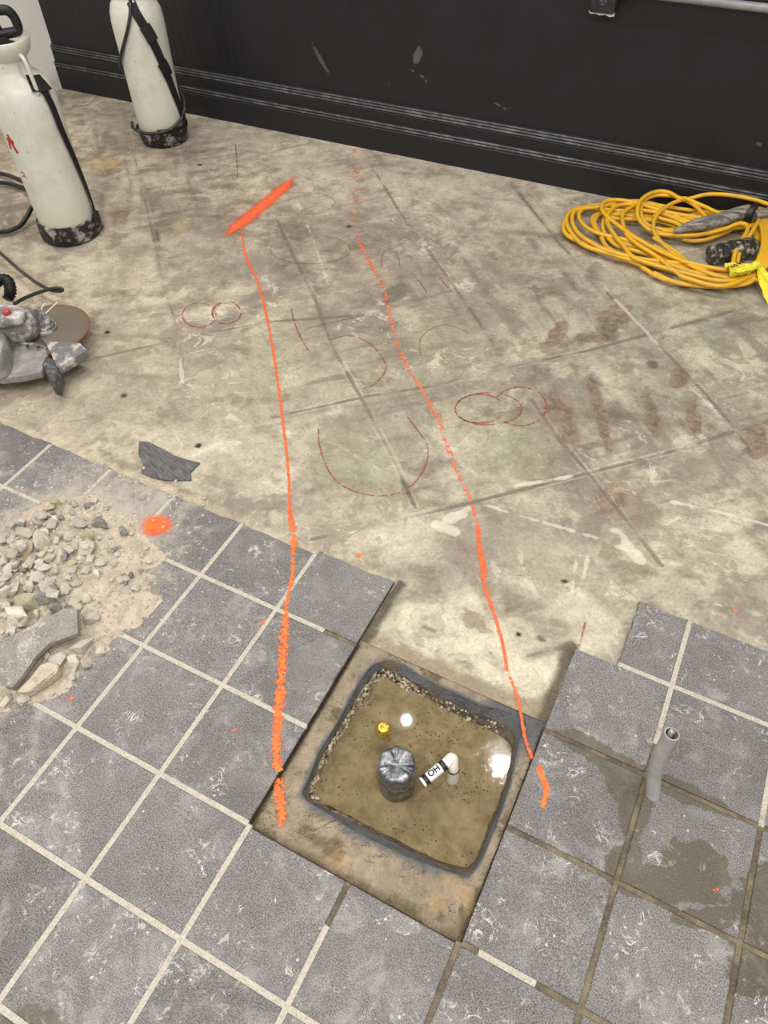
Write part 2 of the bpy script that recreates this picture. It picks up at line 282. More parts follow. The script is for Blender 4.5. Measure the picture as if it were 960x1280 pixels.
CORD = [
    [(0.753, 2.504, 0.008), (0.652, 2.408, 0.008), (0.548, 2.338, 0.008), (0.493, 2.324, 0.008), (0.442, 2.331, 0.008), (0.4, 2.356, 0.008), (0.356, 2.381, 0.008), (0.278, 2.391, 0.008), (0.206, 2.409, 0.008), (0.151, 2.428, 0.008), (0.095, 2.451, 0.008), (0.062, 2.497, 0.008), (0.05, 2.556, 0.008), (0.056, 2.636, 0.008), (0.092, 2.687, 0.008), (0.142, 2.728, 0.008), (0.199, 2.767, 0.008), (0.266, 2.805, 0.008), (0.348, 2.799, 0.008), (0.444, 2.82, 0.008), (0.542, 2.839, 0.009), (0.664, 2.805, 0.008), (0.828, 2.849, 0.034)],
    [(0.75, 2.506, 0.016), (0.647, 2.421, 0.016), (0.529, 2.413, 0.016), (0.438, 2.397, 0.016), (0.355, 2.38, 0.016), (0.269, 2.386, 0.016), (0.179, 2.396, 0.016), (0.129, 2.431, 0.016), (0.077, 2.499, 0.016), (0.052, 2.562, 0.016), (0.055, 2.618, 0.016), (0.076, 2.651, 0.016), (0.151, 2.676, 0.016), (0.216, 2.696, 0.016), (0.285, 2.723, 0.016), (0.362, 2.733, 0.016), (0.459, 2.737, 0.016), (0.553, 2.77, 0.016), (0.652, 2.843, 0.024), (0.808, 2.848, 0.083)],
    [(0.759, 2.427, 0.024), (0.643, 2.428, 0.024), (0.525, 2.42, 0.024), (0.478, 2.411, 0.024), (0.369, 2.386, 0.024), (0.256, 2.389, 0.024), (0.18, 2.42, 0.024), (0.122, 2.463, 0.024), (0.079, 2.537, 0.024), (0.068, 2.602, 0.024), (0.089, 2.635, 0.024), (0.152, 2.682, 0.024), (0.189, 2.733, 0.024), (0.267, 2.782, 0.024), (0.348, 2.782, 0.024), (0.444, 2.794, 0.024), (0.541, 2.82, 0.024), (0.646, 2.843, 0.039), (0.824, 2.849, 0.042)],
    [(0.756, 2.458, 0.018), (0.652, 2.39, 0.018), (0.541, 2.352, 0.018), (0.462, 2.386, 0.018), (0.382, 2.451, 0.018), (0.305, 2.493, 0.018), (0.247, 2.495, 0.018), (0.176, 2.501, 0.018), (0.121, 2.537, 0.018), (0.09, 2.587, 0.018), (0.087, 2.63, 0.018), (0.111, 2.669, 0.018), (0.153, 2.701, 0.018), (0.222, 2.728, 0.018), (0.29, 2.739, 0.018), (0.38, 2.738, 0.018), (0.464, 2.713, 0.018), (0.56, 2.733, 0.018), (0.651, 2.843, 0.026), (0.827, 2.849, 0.036)],
    [(0.748, 2.468, 0.036), (0.64, 2.419, 0.036), (0.523, 2.411, 0.036), (0.486, 2.42, 0.036), (0.416, 2.443, 0.036), (0.33, 2.489, 0.036), (0.26, 2.537, 0.036), (0.196, 2.59, 0.036), (0.16, 2.637, 0.036), (0.152, 2.69, 0.036), (0.174, 2.722, 0.036), (0.216, 2.737, 0.036), (0.276, 2.738, 0.036), (0.359, 2.722, 0.036), (0.456, 2.726, 0.036), (0.55, 2.753, 0.036), (0.647, 2.843, 0.036), (0.837, 2.764, 0.036)],
    [(0.759, 2.459, 0.01), (0.651, 2.407, 0.01), (0.534, 2.399, 0.01), (0.437, 2.426, 0.01), (0.37, 2.47, 0.01), (0.31, 2.481, 0.01), (0.25, 2.491, 0.01), (0.194, 2.515, 0.01), (0.156, 2.56, 0.01), (0.137, 2.605, 0.01), (0.142, 2.64, 0.01), (0.166, 2.662, 0.01), (0.209, 2.672, 0.01), (0.272, 2.702, 0.01), (0.348, 2.717, 0.01), (0.47, 2.696, 0.01), (0.566, 2.715, 0.01), (0.646, 2.843, 0.04), (0.841, 2.814, 0.01)],
    [(0.753, 2.453, 0.03), (0.653, 2.361, 0.03), (0.538, 2.352, 0.03), (0.43, 2.358, 0.03), (0.348, 2.374, 0.03), (0.301, 2.428, 0.03), (0.259, 2.477, 0.03), (0.217, 2.538, 0.03), (0.193, 2.59, 0.03), (0.189, 2.653, 0.03), (0.205, 2.705, 0.03), (0.256, 2.741, 0.03), (0.32, 2.766, 0.03), (0.411, 2.717, 0.03), (0.463, 2.699, 0.03), (0.558, 2.723, 0.03), (0.639, 2.842, 0.059), (0.827, 2.849, 0.035)],
    [(0.75, 2.473, 0.03), (0.658, 2.332, 0.03), (0.544, 2.324, 0.03), (0.499, 2.346, 0.03), (0.415, 2.416, 0.03), (0.344, 2.459, 0.03), (0.288, 2.511, 0.03), (0.253, 2.587, 0.03), (0.237, 2.644, 0.03), (0.244, 2.691, 0.03), (0.271, 2.743, 0.03), (0.326, 2.742, 0.03), (0.458, 2.723, 0.03), (0.551, 2.758, 0.03), (0.663, 2.761, 0.03), (0.819, 2.849, 0.055)],
    [(0.753, 2.501, 0.008), (0.649, 2.423, 0.008), (0.531, 2.415, 0.008), (0.458, 2.416, 0.008), (0.387, 2.405, 0.008), (0.32, 2.411, 0.008), (0.247, 2.434, 0.008), (0.196, 2.51, 0.008), (0.161, 2.567, 0.008), (0.149, 2.604, 0.008), (0.155, 2.65, 0.008), (0.185, 2.687, 0.008), (0.256, 2.688, 0.008), (0.343, 2.697, 0.008), (0.473, 2.685, 0.008), (0.566, 2.717, 0.008), (0.663, 2.807, 0.008), (0.816, 2.849, 0.063)],
    [(0.749, 2.515, 0.012), (0.645, 2.437, 0.012), (0.527, 2.429, 0.012), (0.441, 2.443, 0.012), (0.337, 2.45, 0.012), (0.269, 2.457, 0.012), (0.205, 2.527, 0.012), (0.181, 2.6, 0.012), (0.181, 2.644, 0.012), (0.218, 2.639, 0.012), (0.281, 2.664, 0.012), (0.374, 2.688, 0.012), (0.476, 2.663, 0.012), (0.57, 2.693, 0.012), (0.655, 2.843, 0.016), (0.816, 2.849, 0.063)],
    [(0.341, 2.683, 0.03), (0.372, 2.676, 0.03), (0.422, 2.669, 0.03), (0.474, 2.647, 0.03), (0.565, 2.688, 0.03), (0.664, 2.754, 0.03), (0.822, 2.849, 0.049)],
    [(0.267, 2.702, 0.03), (0.334, 2.712, 0.03), (0.393, 2.708, 0.03), (0.467, 2.68, 0.03), (0.563, 2.697, 0.03), (0.651, 2.833, 0.03), (0.84, 2.764, 0.03)],
    [(0.525, 2.413, 0.03), (0.493, 2.435, 0.03), (0.424, 2.497, 0.03), (0.376, 2.556, 0.034), (0.357, 2.609, 0.039), (0.354, 2.672, 0.043), (0.372, 2.736, 0.048), (0.399, 2.783, 0.053), (0.44, 2.819, 0.057), (0.483, 2.837, 0.072), (0.537, 2.839, 0.084), (0.593, 2.841, 0.088), (0.655, 2.843, 0.087), (0.701, 2.845, 0.081), (0.778, 2.847, 0.075), (0.849, 2.834, 0.05)],
    [(0.729, 2.845, 0.047), (0.618, 2.798, 0.038), (0.544, 2.779, 0.046), (0.504, 2.785, 0.052), (0.467, 2.792, 0.056), (0.421, 2.805, 0.059), (0.405, 2.792, 0.06), (0.359, 2.821, 0.06), (0.32, 2.816, 0.059), (0.29, 2.782, 0.055), (0.275, 2.727, 0.051), (0.282, 2.667, 0.044), (0.299, 2.627, 0.037), (0.333, 2.596, 0.029), (0.366, 2.583, 0.026), (0.437, 2.59, 0.022), (0.401, 2.588, 0.02), (0.457, 2.601, 0.02), (0.493, 2.622, 0.02)],
    [(0.734, 2.846, 0.035), (0.606, 2.749, 0.039), (0.532, 2.713, 0.048), (0.501, 2.74, 0.05), (0.462, 2.787, 0.05), (0.422, 2.812, 0.05), (0.376, 2.823, 0.05), (0.352, 2.819, 0.049), (0.316, 2.811, 0.045), (0.286, 2.772, 0.041), (0.284, 2.73, 0.036), (0.302, 2.66, 0.032), (0.339, 2.613, 0.028), (0.388, 2.614, 0.023), (0.428, 2.634, 0.02), (0.396, 2.612, 0.02), (0.431, 2.621, 0.02)],
    [(0.667, 2.464, 0.02), (0.656, 2.516, 0.033), (0.654, 2.562, 0.043), (0.661, 2.621, 0.049), (0.666, 2.692, 0.05), (0.654, 2.726, 0.05), (0.628, 2.718, 0.05), (0.596, 2.685, 0.041), (0.546, 2.647, 0.03), (0.494, 2.604, 0.03), (0.403, 2.576, 0.026), (0.36, 2.586, 0.02)],
    [(0.678, 2.469, 0.02), (0.667, 2.564, 0.032), (0.672, 2.611, 0.044), (0.682, 2.669, 0.056), (0.686, 2.716, 0.056), (0.691, 2.775, 0.05)],
    [(0.471, 2.606, 0.01), (0.511, 2.612, 0.01), (0.553, 2.642, 0.012), (0.6, 2.706, 0.018), (0.636, 2.766, 0.024), (0.676, 2.81, 0.03)],
    [(0.73, 2.495, 0.02), (0.732, 2.546, 0.036), (0.731, 2.61, 0.046), (0.719, 2.682, 0.05), (0.697, 2.769, 0.046), (0.678, 2.844, 0.032)],
    [(0.734, 2.492, 0.02), (0.739, 2.542, 0.036), (0.741, 2.603, 0.046), (0.728, 2.686, 0.05), (0.707, 2.773, 0.046), (0.689, 2.844, 0.035)],
    [(0.737, 2.489, 0.02), (0.747, 2.538, 0.036), (0.75, 2.596, 0.046), (0.736, 2.69, 0.05), (0.716, 2.778, 0.046), (0.701, 2.844, 0.037)],
    [(0.741, 2.486, 0.02), (0.754, 2.533, 0.036), (0.76, 2.589, 0.046), (0.745, 2.695, 0.05), (0.726, 2.783, 0.046), (0.712, 2.845, 0.039)],
    [(0.744, 2.482, 0.02), (0.762, 2.529, 0.036), (0.769, 2.582, 0.046), (0.754, 2.699, 0.05), (0.736, 2.787, 0.046), (0.723, 2.845, 0.042)],
    [(0.748, 2.479, 0.02), (0.769, 2.524, 0.036), (0.779, 2.575, 0.046), (0.763, 2.703, 0.05), (0.745, 2.792, 0.046), (0.734, 2.846, 0.044)],
    [(0.707, 2.664, 0.03), (0.67, 2.813, 0.022), (0.577, 2.83, 0.02), (0.503, 2.778, 0.019), (0.383, 2.747, 0.015)],
    [(0.713, 2.675, 0.03), (0.671, 2.808, 0.022), (0.578, 2.821, 0.02), (0.501, 2.786, 0.019), (0.387, 2.729, 0.015)],
    [(0.72, 2.687, 0.03), (0.672, 2.803, 0.022), (0.58, 2.812, 0.02), (0.499, 2.795, 0.019), (0.391, 2.712, 0.015)],
    [(0.726, 2.699, 0.03), (0.673, 2.798, 0.022), (0.582, 2.804, 0.02), (0.498, 2.804, 0.019), (0.395, 2.696, 0.015)],
    [(0.431, 2.343, 0.01), (0.503, 2.319, 0.01), (0.578, 2.329, 0.01), (0.665, 2.364, 0.012), (0.73, 2.412, 0.016), (0.743, 2.461, 0.02)],
    [(0.422, 2.369, 0.02), (0.49, 2.362, 0.02), (0.57, 2.354, 0.02), (0.662, 2.368, 0.02), (0.727, 2.423, 0.02), (0.743, 2.461, 0.02)],
    [(0.409, 2.42, 0.02), (0.482, 2.398, 0.02), (0.543, 2.388, 0.02), (0.619, 2.393, 0.02), (0.689, 2.427, 0.02), (0.742, 2.469, 0.02)],
    [(0.393, 2.477, 0.03), (0.47, 2.439, 0.03), (0.536, 2.406, 0.03), (0.618, 2.386, 0.028), (0.691, 2.406, 0.024), (0.742, 2.469, 0.02)],
    [(0.379, 2.531, 0.03), (0.461, 2.477, 0.03), (0.535, 2.413, 0.03), (0.583, 2.409, 0.028), (0.663, 2.455, 0.024), (0.74, 2.483, 0.02)],
    [(0.398, 2.465, 0.02), (0.495, 2.429, 0.02), (0.574, 2.427, 0.02), (0.667, 2.44, 0.02), (0.741, 2.476, 0.02)],
]
SHEATH = [(0.435, 2.572, 0.045), (0.483, 2.63, 0.05), (0.556, 2.7, 0.055), (0.636, 2.793, 0.06), (0.669, 2.786, 0.06), (0.711, 2.829, 0.06), (0.776, 2.938, 0.05)]
PLUG = [(0.58, 2.514, 0.032), (0.61, 2.544, 0.032), (0.639, 2.576, 0.032), (0.711, 2.64, 0.032)]
TAPE = [(0.74, 2.449, 0.035), (0.701, 2.426, 0.05), (0.678, 2.384, 0.05), (0.781, 2.406, 0.04), (0.791, 2.37, 0.02), (0.669, 2.44, 0.06)]
HOSE = [(-1.868, 1.832, 0.04), (-2.031, 1.888, 0.02), (-2.161, 1.912, 0.006), (-2.294, 1.865, 0.006), (-2.332, 1.693, 0.006), (-2.204, 1.561, 0.006), (-1.953, 1.51, 0.006), (-1.808, 1.567, 0.006), (-1.774, 1.622, 0.006), (-1.772, 1.672, 0.02), (-1.762, 1.707, 0.05)]
HOSE2 = [(-1.885, 1.839, 0.02), (-2.009, 1.863, 0.006), (-2.103, 1.855, 0.006), (-2.233, 1.808, 0.006), (-2.276, 1.683, 0.006)]
SAWCABLE = [(-1.818, 1.499, 0.006), (-1.724, 1.462, 0.02), (-1.645, 1.429, 0.03), (-1.51, 1.381, 0.03), (-1.407, 1.35, 0.03), (-1.335, 1.338, 0.03), (-1.299, 1.345, 0.03), (-1.289, 1.352, 0.035), (-1.308, 1.344, 0.04), (-1.325, 1.293, 0.05), (-1.331, 1.233, 0.06), (-1.321, 1.187, 0.07)]
SAW_GUARD = [(-1.321, 0.938), (-1.273, 0.985), (-1.22, 1.02), (-1.183, 1.049), (-1.137, 1.069), (-1.084, 1.072), (-1.053, 1.047), (-1.031, 1.008), (-1.021, 0.985), (-1.058, 0.945), (-1.107, 0.91), (-1.167, 0.886), (-1.257, 0.88)]
SAW_BRACKET = [(-1.13, 1.099), (-1.077, 1.102), (-1.001, 1.13), (-0.958, 1.113), (-0.967, 1.069), (-0.975, 1.029), (-0.983, 1.006), (-1.031, 1.044), (-1.082, 1.076)]
SAW_CLAMP = [(-1.051, 1.041), (-1.007, 1.034), (-0.979, 1.015), (-0.94, 0.964), (-0.958, 0.958), (-1.031, 1.0)]
SAW_HANDLE = [(-1.307, 1.027), (-1.247, 1.051), (-1.217, 1.047), (-1.184, 1.034), (-1.121, 0.974), (-1.09, 0.923), (-1.12, 0.892), (-1.178, 0.907)]
SAW_HOUSING = [(-1.398, 1.085), (-1.316, 1.138), (-1.277, 1.167), (-1.226, 1.179), (-1.182, 1.166), (-1.114, 1.125), (-1.087, 1.085), (-1.098, 1.057), (-1.15, 1.031), (-1.199, 1.024), (-1.303, 0.997)]

# ------------------------------------------------------------------ helpers
rng = random.Random(7)


def lin(r, g, b):
    def f(c):
        c /= 255.0
        return c / 12.92 if c <= 0.04045 else ((c + 0.055) / 1.055) ** 2.4
    return (f(r), f(g), f(b))


def lin4(r, g, b):
    return lin(r, g, b) + (1.0,)


class NT:
    """small wrapper that makes writing node trees short"""
    def __init__(self, name):
        self.m = bpy.data.materials.new(name)
        self.m.use_nodes = True
        self.t = self.m.node_tree
        self.b = self.t.nodes['Principled BSDF']
        self.out = self.t.nodes['Material Output']

    def n(self, kind, **kw):
        nd = self.t.nodes.new(kind)
        for k, v in kw.items():
            setattr(nd, k, v)
        return nd

    def link(self, a, b):
        self.t.links.new(a, b)

    def put(self, sock, v):
        if hasattr(v, 'is_output'):
            self.link(v, sock)
        elif isinstance(v, (tuple, list)) and len(v) == 3 and sock.type == 'RGBA':
            sock.default_value = tuple(v) + (1.0,)
        else:
            sock.default_value = v

    def pos(self):
        return self.n('ShaderNodeNewGeometry').outputs['Position']

    def obj(self):
        return self.n('ShaderNodeTexCoord').outputs['Object']

    def noise(self, vec, scale, detail=3.0, rough=0.6, dist=0.0, color=False):
        nd = self.n('ShaderNodeTexNoise')
        self.link(vec, nd.inputs['Vector'])
        nd.inputs['Scale'].default_value = scale
        nd.inputs['Detail'].default_value = detail
        nd.inputs['Roughness'].default_value = rough
        nd.inputs['Distortion'].default_value = dist
        return nd.outputs['Color' if color else 'Fac']

    def voro(self, vec, scale, out='Distance', feature='F1'):
        nd = self.n('ShaderNodeTexVoronoi')
        nd.feature = feature
        self.link(vec, nd.inputs['Vector'])
        nd.inputs['Scale'].default_value = scale
        return nd.outputs[out]

    def mapping(self, vec, loc=(0, 0, 0), rot=(0, 0, 0), scale=(1, 1, 1), kind='TEXTURE'):
        nd = self.n('ShaderNodeMapping', vector_type=kind)
        self.link(vec, nd.inputs['Vector'])
        nd.inputs['Location'].default_value = loc
        nd.inputs['Rotation'].default_value = rot
        nd.inputs['Scale'].default_value = scale
        return nd.outputs['Vector']

    def math(self, op, a, b=0.0, c=None):
        nd = self.n('ShaderNodeMath', operation=op)
        self.put(nd.inputs[0], a)
        self.put(nd.inputs[1], b)
        if c is not None:
            self.put(nd.inputs[2], c)
        return nd.outputs[0]

    def remap(self, v, a, b, c=0.0, d=1.0, smooth=True):
        nd = self.n('ShaderNodeMapRange')
        nd.interpolation_type = 'SMOOTHSTEP' if smooth else 'LINEAR'
        self.put(nd.inputs['Value'], v)
        for k, x in zip(('From Min', 'From Max', 'To Min', 'To Max'), (a, b, c, d)):
            nd.inputs[k].default_value = x
        return nd.outputs['Result']

    def mix(self, fac, a, b, blend='MIX'):
        nd = self.n('ShaderNodeMix', data_type='RGBA', blend_type=blend)
        self.put(nd.inputs[0], fac)
        self.put(nd.inputs[6], a)
        self.put(nd.inputs[7], b)
        return nd.outputs[2]

    def bump(self, h, strength=0.3, dist=0.002):
        nd = self.n('ShaderNodeBump')
        nd.inputs['Strength'].default_value = strength
        nd.inputs['Distance'].default_value = dist
        self.link(h, nd.inputs['Height'])
        self.link(nd.outputs['Normal'], self.b.inputs['Normal'])
        return nd

    def length(self, v):
        nd = self.n('ShaderNodeVectorMath', operation='LENGTH')
        self.link(v, nd.inputs[0])
        return nd.outputs['Value']

    def blob(self, pos, x, y, rx, ry, rot, wob, soft=0.25):
        """ragged ellipse in floor coordinates, 1 inside"""
        v = self.mapping(pos, (x, y, 0), (0, 0, rot), (rx, ry, 1000.0))
        d = self.math('ADD', self.length(v), wob)
        return self.remap(d, 1.0 - soft, 1.0 + soft, 1.0, 0.0)

    def set(self, col=None, rough=None, **kw):
        if col is not None:
            self.put(self.b.inputs['Base Color'], col)
        if rough is not None:
            self.put(self.b.inputs['Roughness'], rough)
        for k, v in kw.items():
            self.put(self.b.inputs[k.replace('_', ' ')], v)
        return self


def simple(name, col, rough=0.5, col2=None, scale=30.0, lo=0.4, hi=0.65, bump=0.0, coords='obj', **kw):
    t = NT(name)
    p = t.obj() if coords == 'obj' else t.pos()
    n = t.noise(p, scale, 5.0, 0.65)
    if col2 is not None:
        c = t.mix(t.remap(n, lo, hi), col, col2)
    else:
        c = col
    t.set(c, rough, **kw)
    if bump:
        t.bump(n, bump, 0.003)
    return t.m


def mesh_obj(name, me, mat, parent=None, smooth=False, shade_angle=None):
    o = bpy.data.objects.new(name, me)
    COL.objects.link(o)
    if mat is not None:
        if isinstance(mat, (list, tuple)):
            for m in mat:
                me.materials.append(m)
        else:
            me.materials.append(mat)
    if parent is not None:
        o.parent = parent
    if smooth:
        me.polygons.foreach_set('use_smooth', [True] * len(me.polygons))
        if shade_angle is not None:
            me.set_sharp_from_angle(angle=R(shade_angle))
    return o


def pydata(name, v, f, mat, parent=None, smooth=False, shade_angle=None):
    me = bpy.data.meshes.new(name)
    me.from_pydata([tuple(p) for p in v], [], f)
    me.update()
    return mesh_obj(name, me, mat, parent, smooth, shade_angle)


def from_bm(name, bm, mat, parent=None, smooth=False, shade_angle=None):
    bmesh.ops.recalc_face_normals(bm, faces=bm.faces)
    me = bpy.data.meshes.new(name)
    bm.to_mesh(me)
    bm.free()
    return mesh_obj(name, me, mat, parent, smooth, shade_angle)


def thing(name, label, cat, loc=(0, 0, 0), rz=0.0, group=None):
    o = bpy.data.objects.new(name, None)
    COL.objects.link(o)
    o.empty_display_size = 0.05
    o.location = loc
    o.rotation_euler = (0, 0, rz)
    o['label'] = label
    o['category'] = cat
    if group:
        o['group'] = group
    return o


def tag(o, label, cat, group=None):
    o['label'] = label
    o['category'] = cat
    if group:
        o['group'] = group
    return o


def spline(pts, step=6):
    """Catmull-Rom through the points"""
    p = [np.array(q, float) for q in pts]
    p = [2 * p[0] - p[1]] + p + [2 * p[-1] - p[-2]]
    res = []
    for i in range(1, len(p) - 2):
        for k in range(step):
            t = k / step
            a, b, c, d = p[i - 1], p[i], p[i + 1], p[i + 2]
            res.append(0.5 * (2 * b + (c - a) * t + (2 * a - 5 * b + 4 * c - d) * t * t + (3 * b - a - 3 * c + d) * t ** 3))
    res.append(p[-2])
    return res


def tube_data(path, rad, seg=8, flat=1.0):
    """rings along a path; rad is a number or one radius per point"""
    pts = [np.array(p, float) for p in path]
    n = len(pts)
    V, F = [], []
    prev = None
    for i, p in enumerate(pts):
        t = pts[min(i + 1, n - 1)] - pts[max(i - 1, 0)]
        L = np.linalg.norm(t)
        t = t / L if L > 1e-9 else np.array([1.0, 0, 0])
        if prev is None:
            up = np.array([0, 0, 1.0]) if abs(t[2]) < 0.9 else np.array([1.0, 0, 0])
            s = np.cross(t, up)
        else:
            s = prev - t * prev.dot(t)
        s /= max(np.linalg.norm(s), 1e-9)
        prev = s
        u = np.cross(s, t)
        r = rad if np.isscalar(rad) else rad[i]
        for k in range(seg):
            a = 2 * math.pi * k / seg
            V.append(p + s * math.cos(a) * r + u * math.sin(a) * r * flat)
    for i in range(n - 1):
        for k in range(seg):
            k2 = (k + 1) % seg
            F.append((i * seg + k, i * seg + k2, (i + 1) * seg + k2, (i + 1) * seg + k))
    F.append(tuple(range(seg - 1, -1, -1)))
    F.append(tuple((n - 1) * seg + k for k in range(seg)))
    return V, F


def join(datas):
    V, F = [], []
    for v, f in datas:
        o = len(V)
        V += list(v)
        F += [tuple(i + o for i in q) for q in f]
    return V, F


def lathe_data(prof, seg=48, caps=True):
    V, F = [], []
    for r, z in prof:
        for k in range(seg):
            a = 2 * math.pi * k / seg
            V.append((r * math.cos(a), r * math.sin(a), z))
    n = len(prof)
    for i in range(n - 1):
        for k in range(seg):
            k2 = (k + 1) % seg
            F.append((i * seg + k, i * seg + k2, (i + 1) * seg + k2, (i + 1) * seg + k))
    if caps:
        F.append(tuple(range(seg - 1, -1, -1)))
        F.append(tuple((n - 1) * seg + k for k in range(seg)))
    return V, F


def prism_bm(poly, z0, z1, bevel=0.0, seg=2, jit=0.0):
    bm = bmesh.new()
    b = [bm.verts.new((x, y, z0)) for x, y in poly]
    t = [bm.verts.new((x, y, z1 + rng.uniform(-jit, jit))) for x, y in poly]
    n = len(poly)
    bm.faces.new(t)
    bm.faces.new(list(reversed(b)))
    for i in range(n):
        bm.faces.new((b[i], b[(i + 1) % n], t[(i + 1) % n], t[i]))
    bmesh.ops.recalc_face_normals(bm, faces=bm.faces)
    if bevel:
        bmesh.ops.bevel(bm, geom=list(bm.edges), offset=bevel, segments=seg, affect='EDGES', profile=0.6)
    return bm


def box_bm(x0, x1, y0, y1, z0, z1, bevel=0.0, seg=2):
    return prism_bm([(x0, y0), (x1, y0), (x1, y1), (x0, y1)], z0, z1, bevel, seg)


# lattice noise on numpy arrays, for the stains that lie on the old slab
_tab = np.random.default_rng(3).random((256, 256))


def vnoise(x, y):
    xi = np.floor(x).astype(int)
    yi = np.floor(y).astype(int)
    fx = x - xi
    fy = y - yi
    fx = fx * fx * (3 - 2 * fx)
    fy = fy * fy * (3 - 2 * fy)
    g = lambda a, b: _tab[a & 255, b & 255]
    return (g(xi, yi) * (1 - fx) + g(xi + 1, yi) * fx) * (1 - fy) + (g(xi, yi + 1) * (1 - fx) + g(xi + 1, yi + 1) * fx) * fy


def fbm(x, y, s, octs=4, seed=0, gain=0.55):
    r = 0.0
    a = 1.0
    tot = 0.0
    for k in range(octs):
        r = r + a * vnoise(x * s + 17.3 * seed + 5.1 * k, y * s - 11.7 * seed + 3.7 * k)
        tot += a
        a *= gain
        s *= 2.03
    return r / tot


def sstep(a, b, x):
    t = np.clip((x - a) / (b - a), 0, 1)
    return t * t * (3 - 2 * t)


def poly_dist(X, Y, pts):
    best = np.full(X.shape, 9.0)
    for (ax, ay), (bx, by) in zip(pts[:-1], pts[1:]):
        dx, dy = bx - ax, by - ay
        L = dx * dx + dy * dy + 1e-12
        t = np.clip(((X - ax) * dx + (Y - ay) * dy) / L, 0, 1)
        best = np.minimum(best, np.hypot(X - ax - t * dx, Y - ay - t * dy))
    return best

# ------------------------------------------------------------------ floor: the bared concrete slab
TONES = {
    'cream': lin(214, 206, 180), 'mauve': lin(148, 136, 124), 'brown': lin(120, 92, 72), 'dark': lin(78, 66, 50),
    'dirt': lin(122, 106, 80), 'tan': lin(188, 164, 112), 'green': lin(172, 172, 142), 'pale': lin(205, 196, 178), 'hole': lin(30, 25, 20),
}


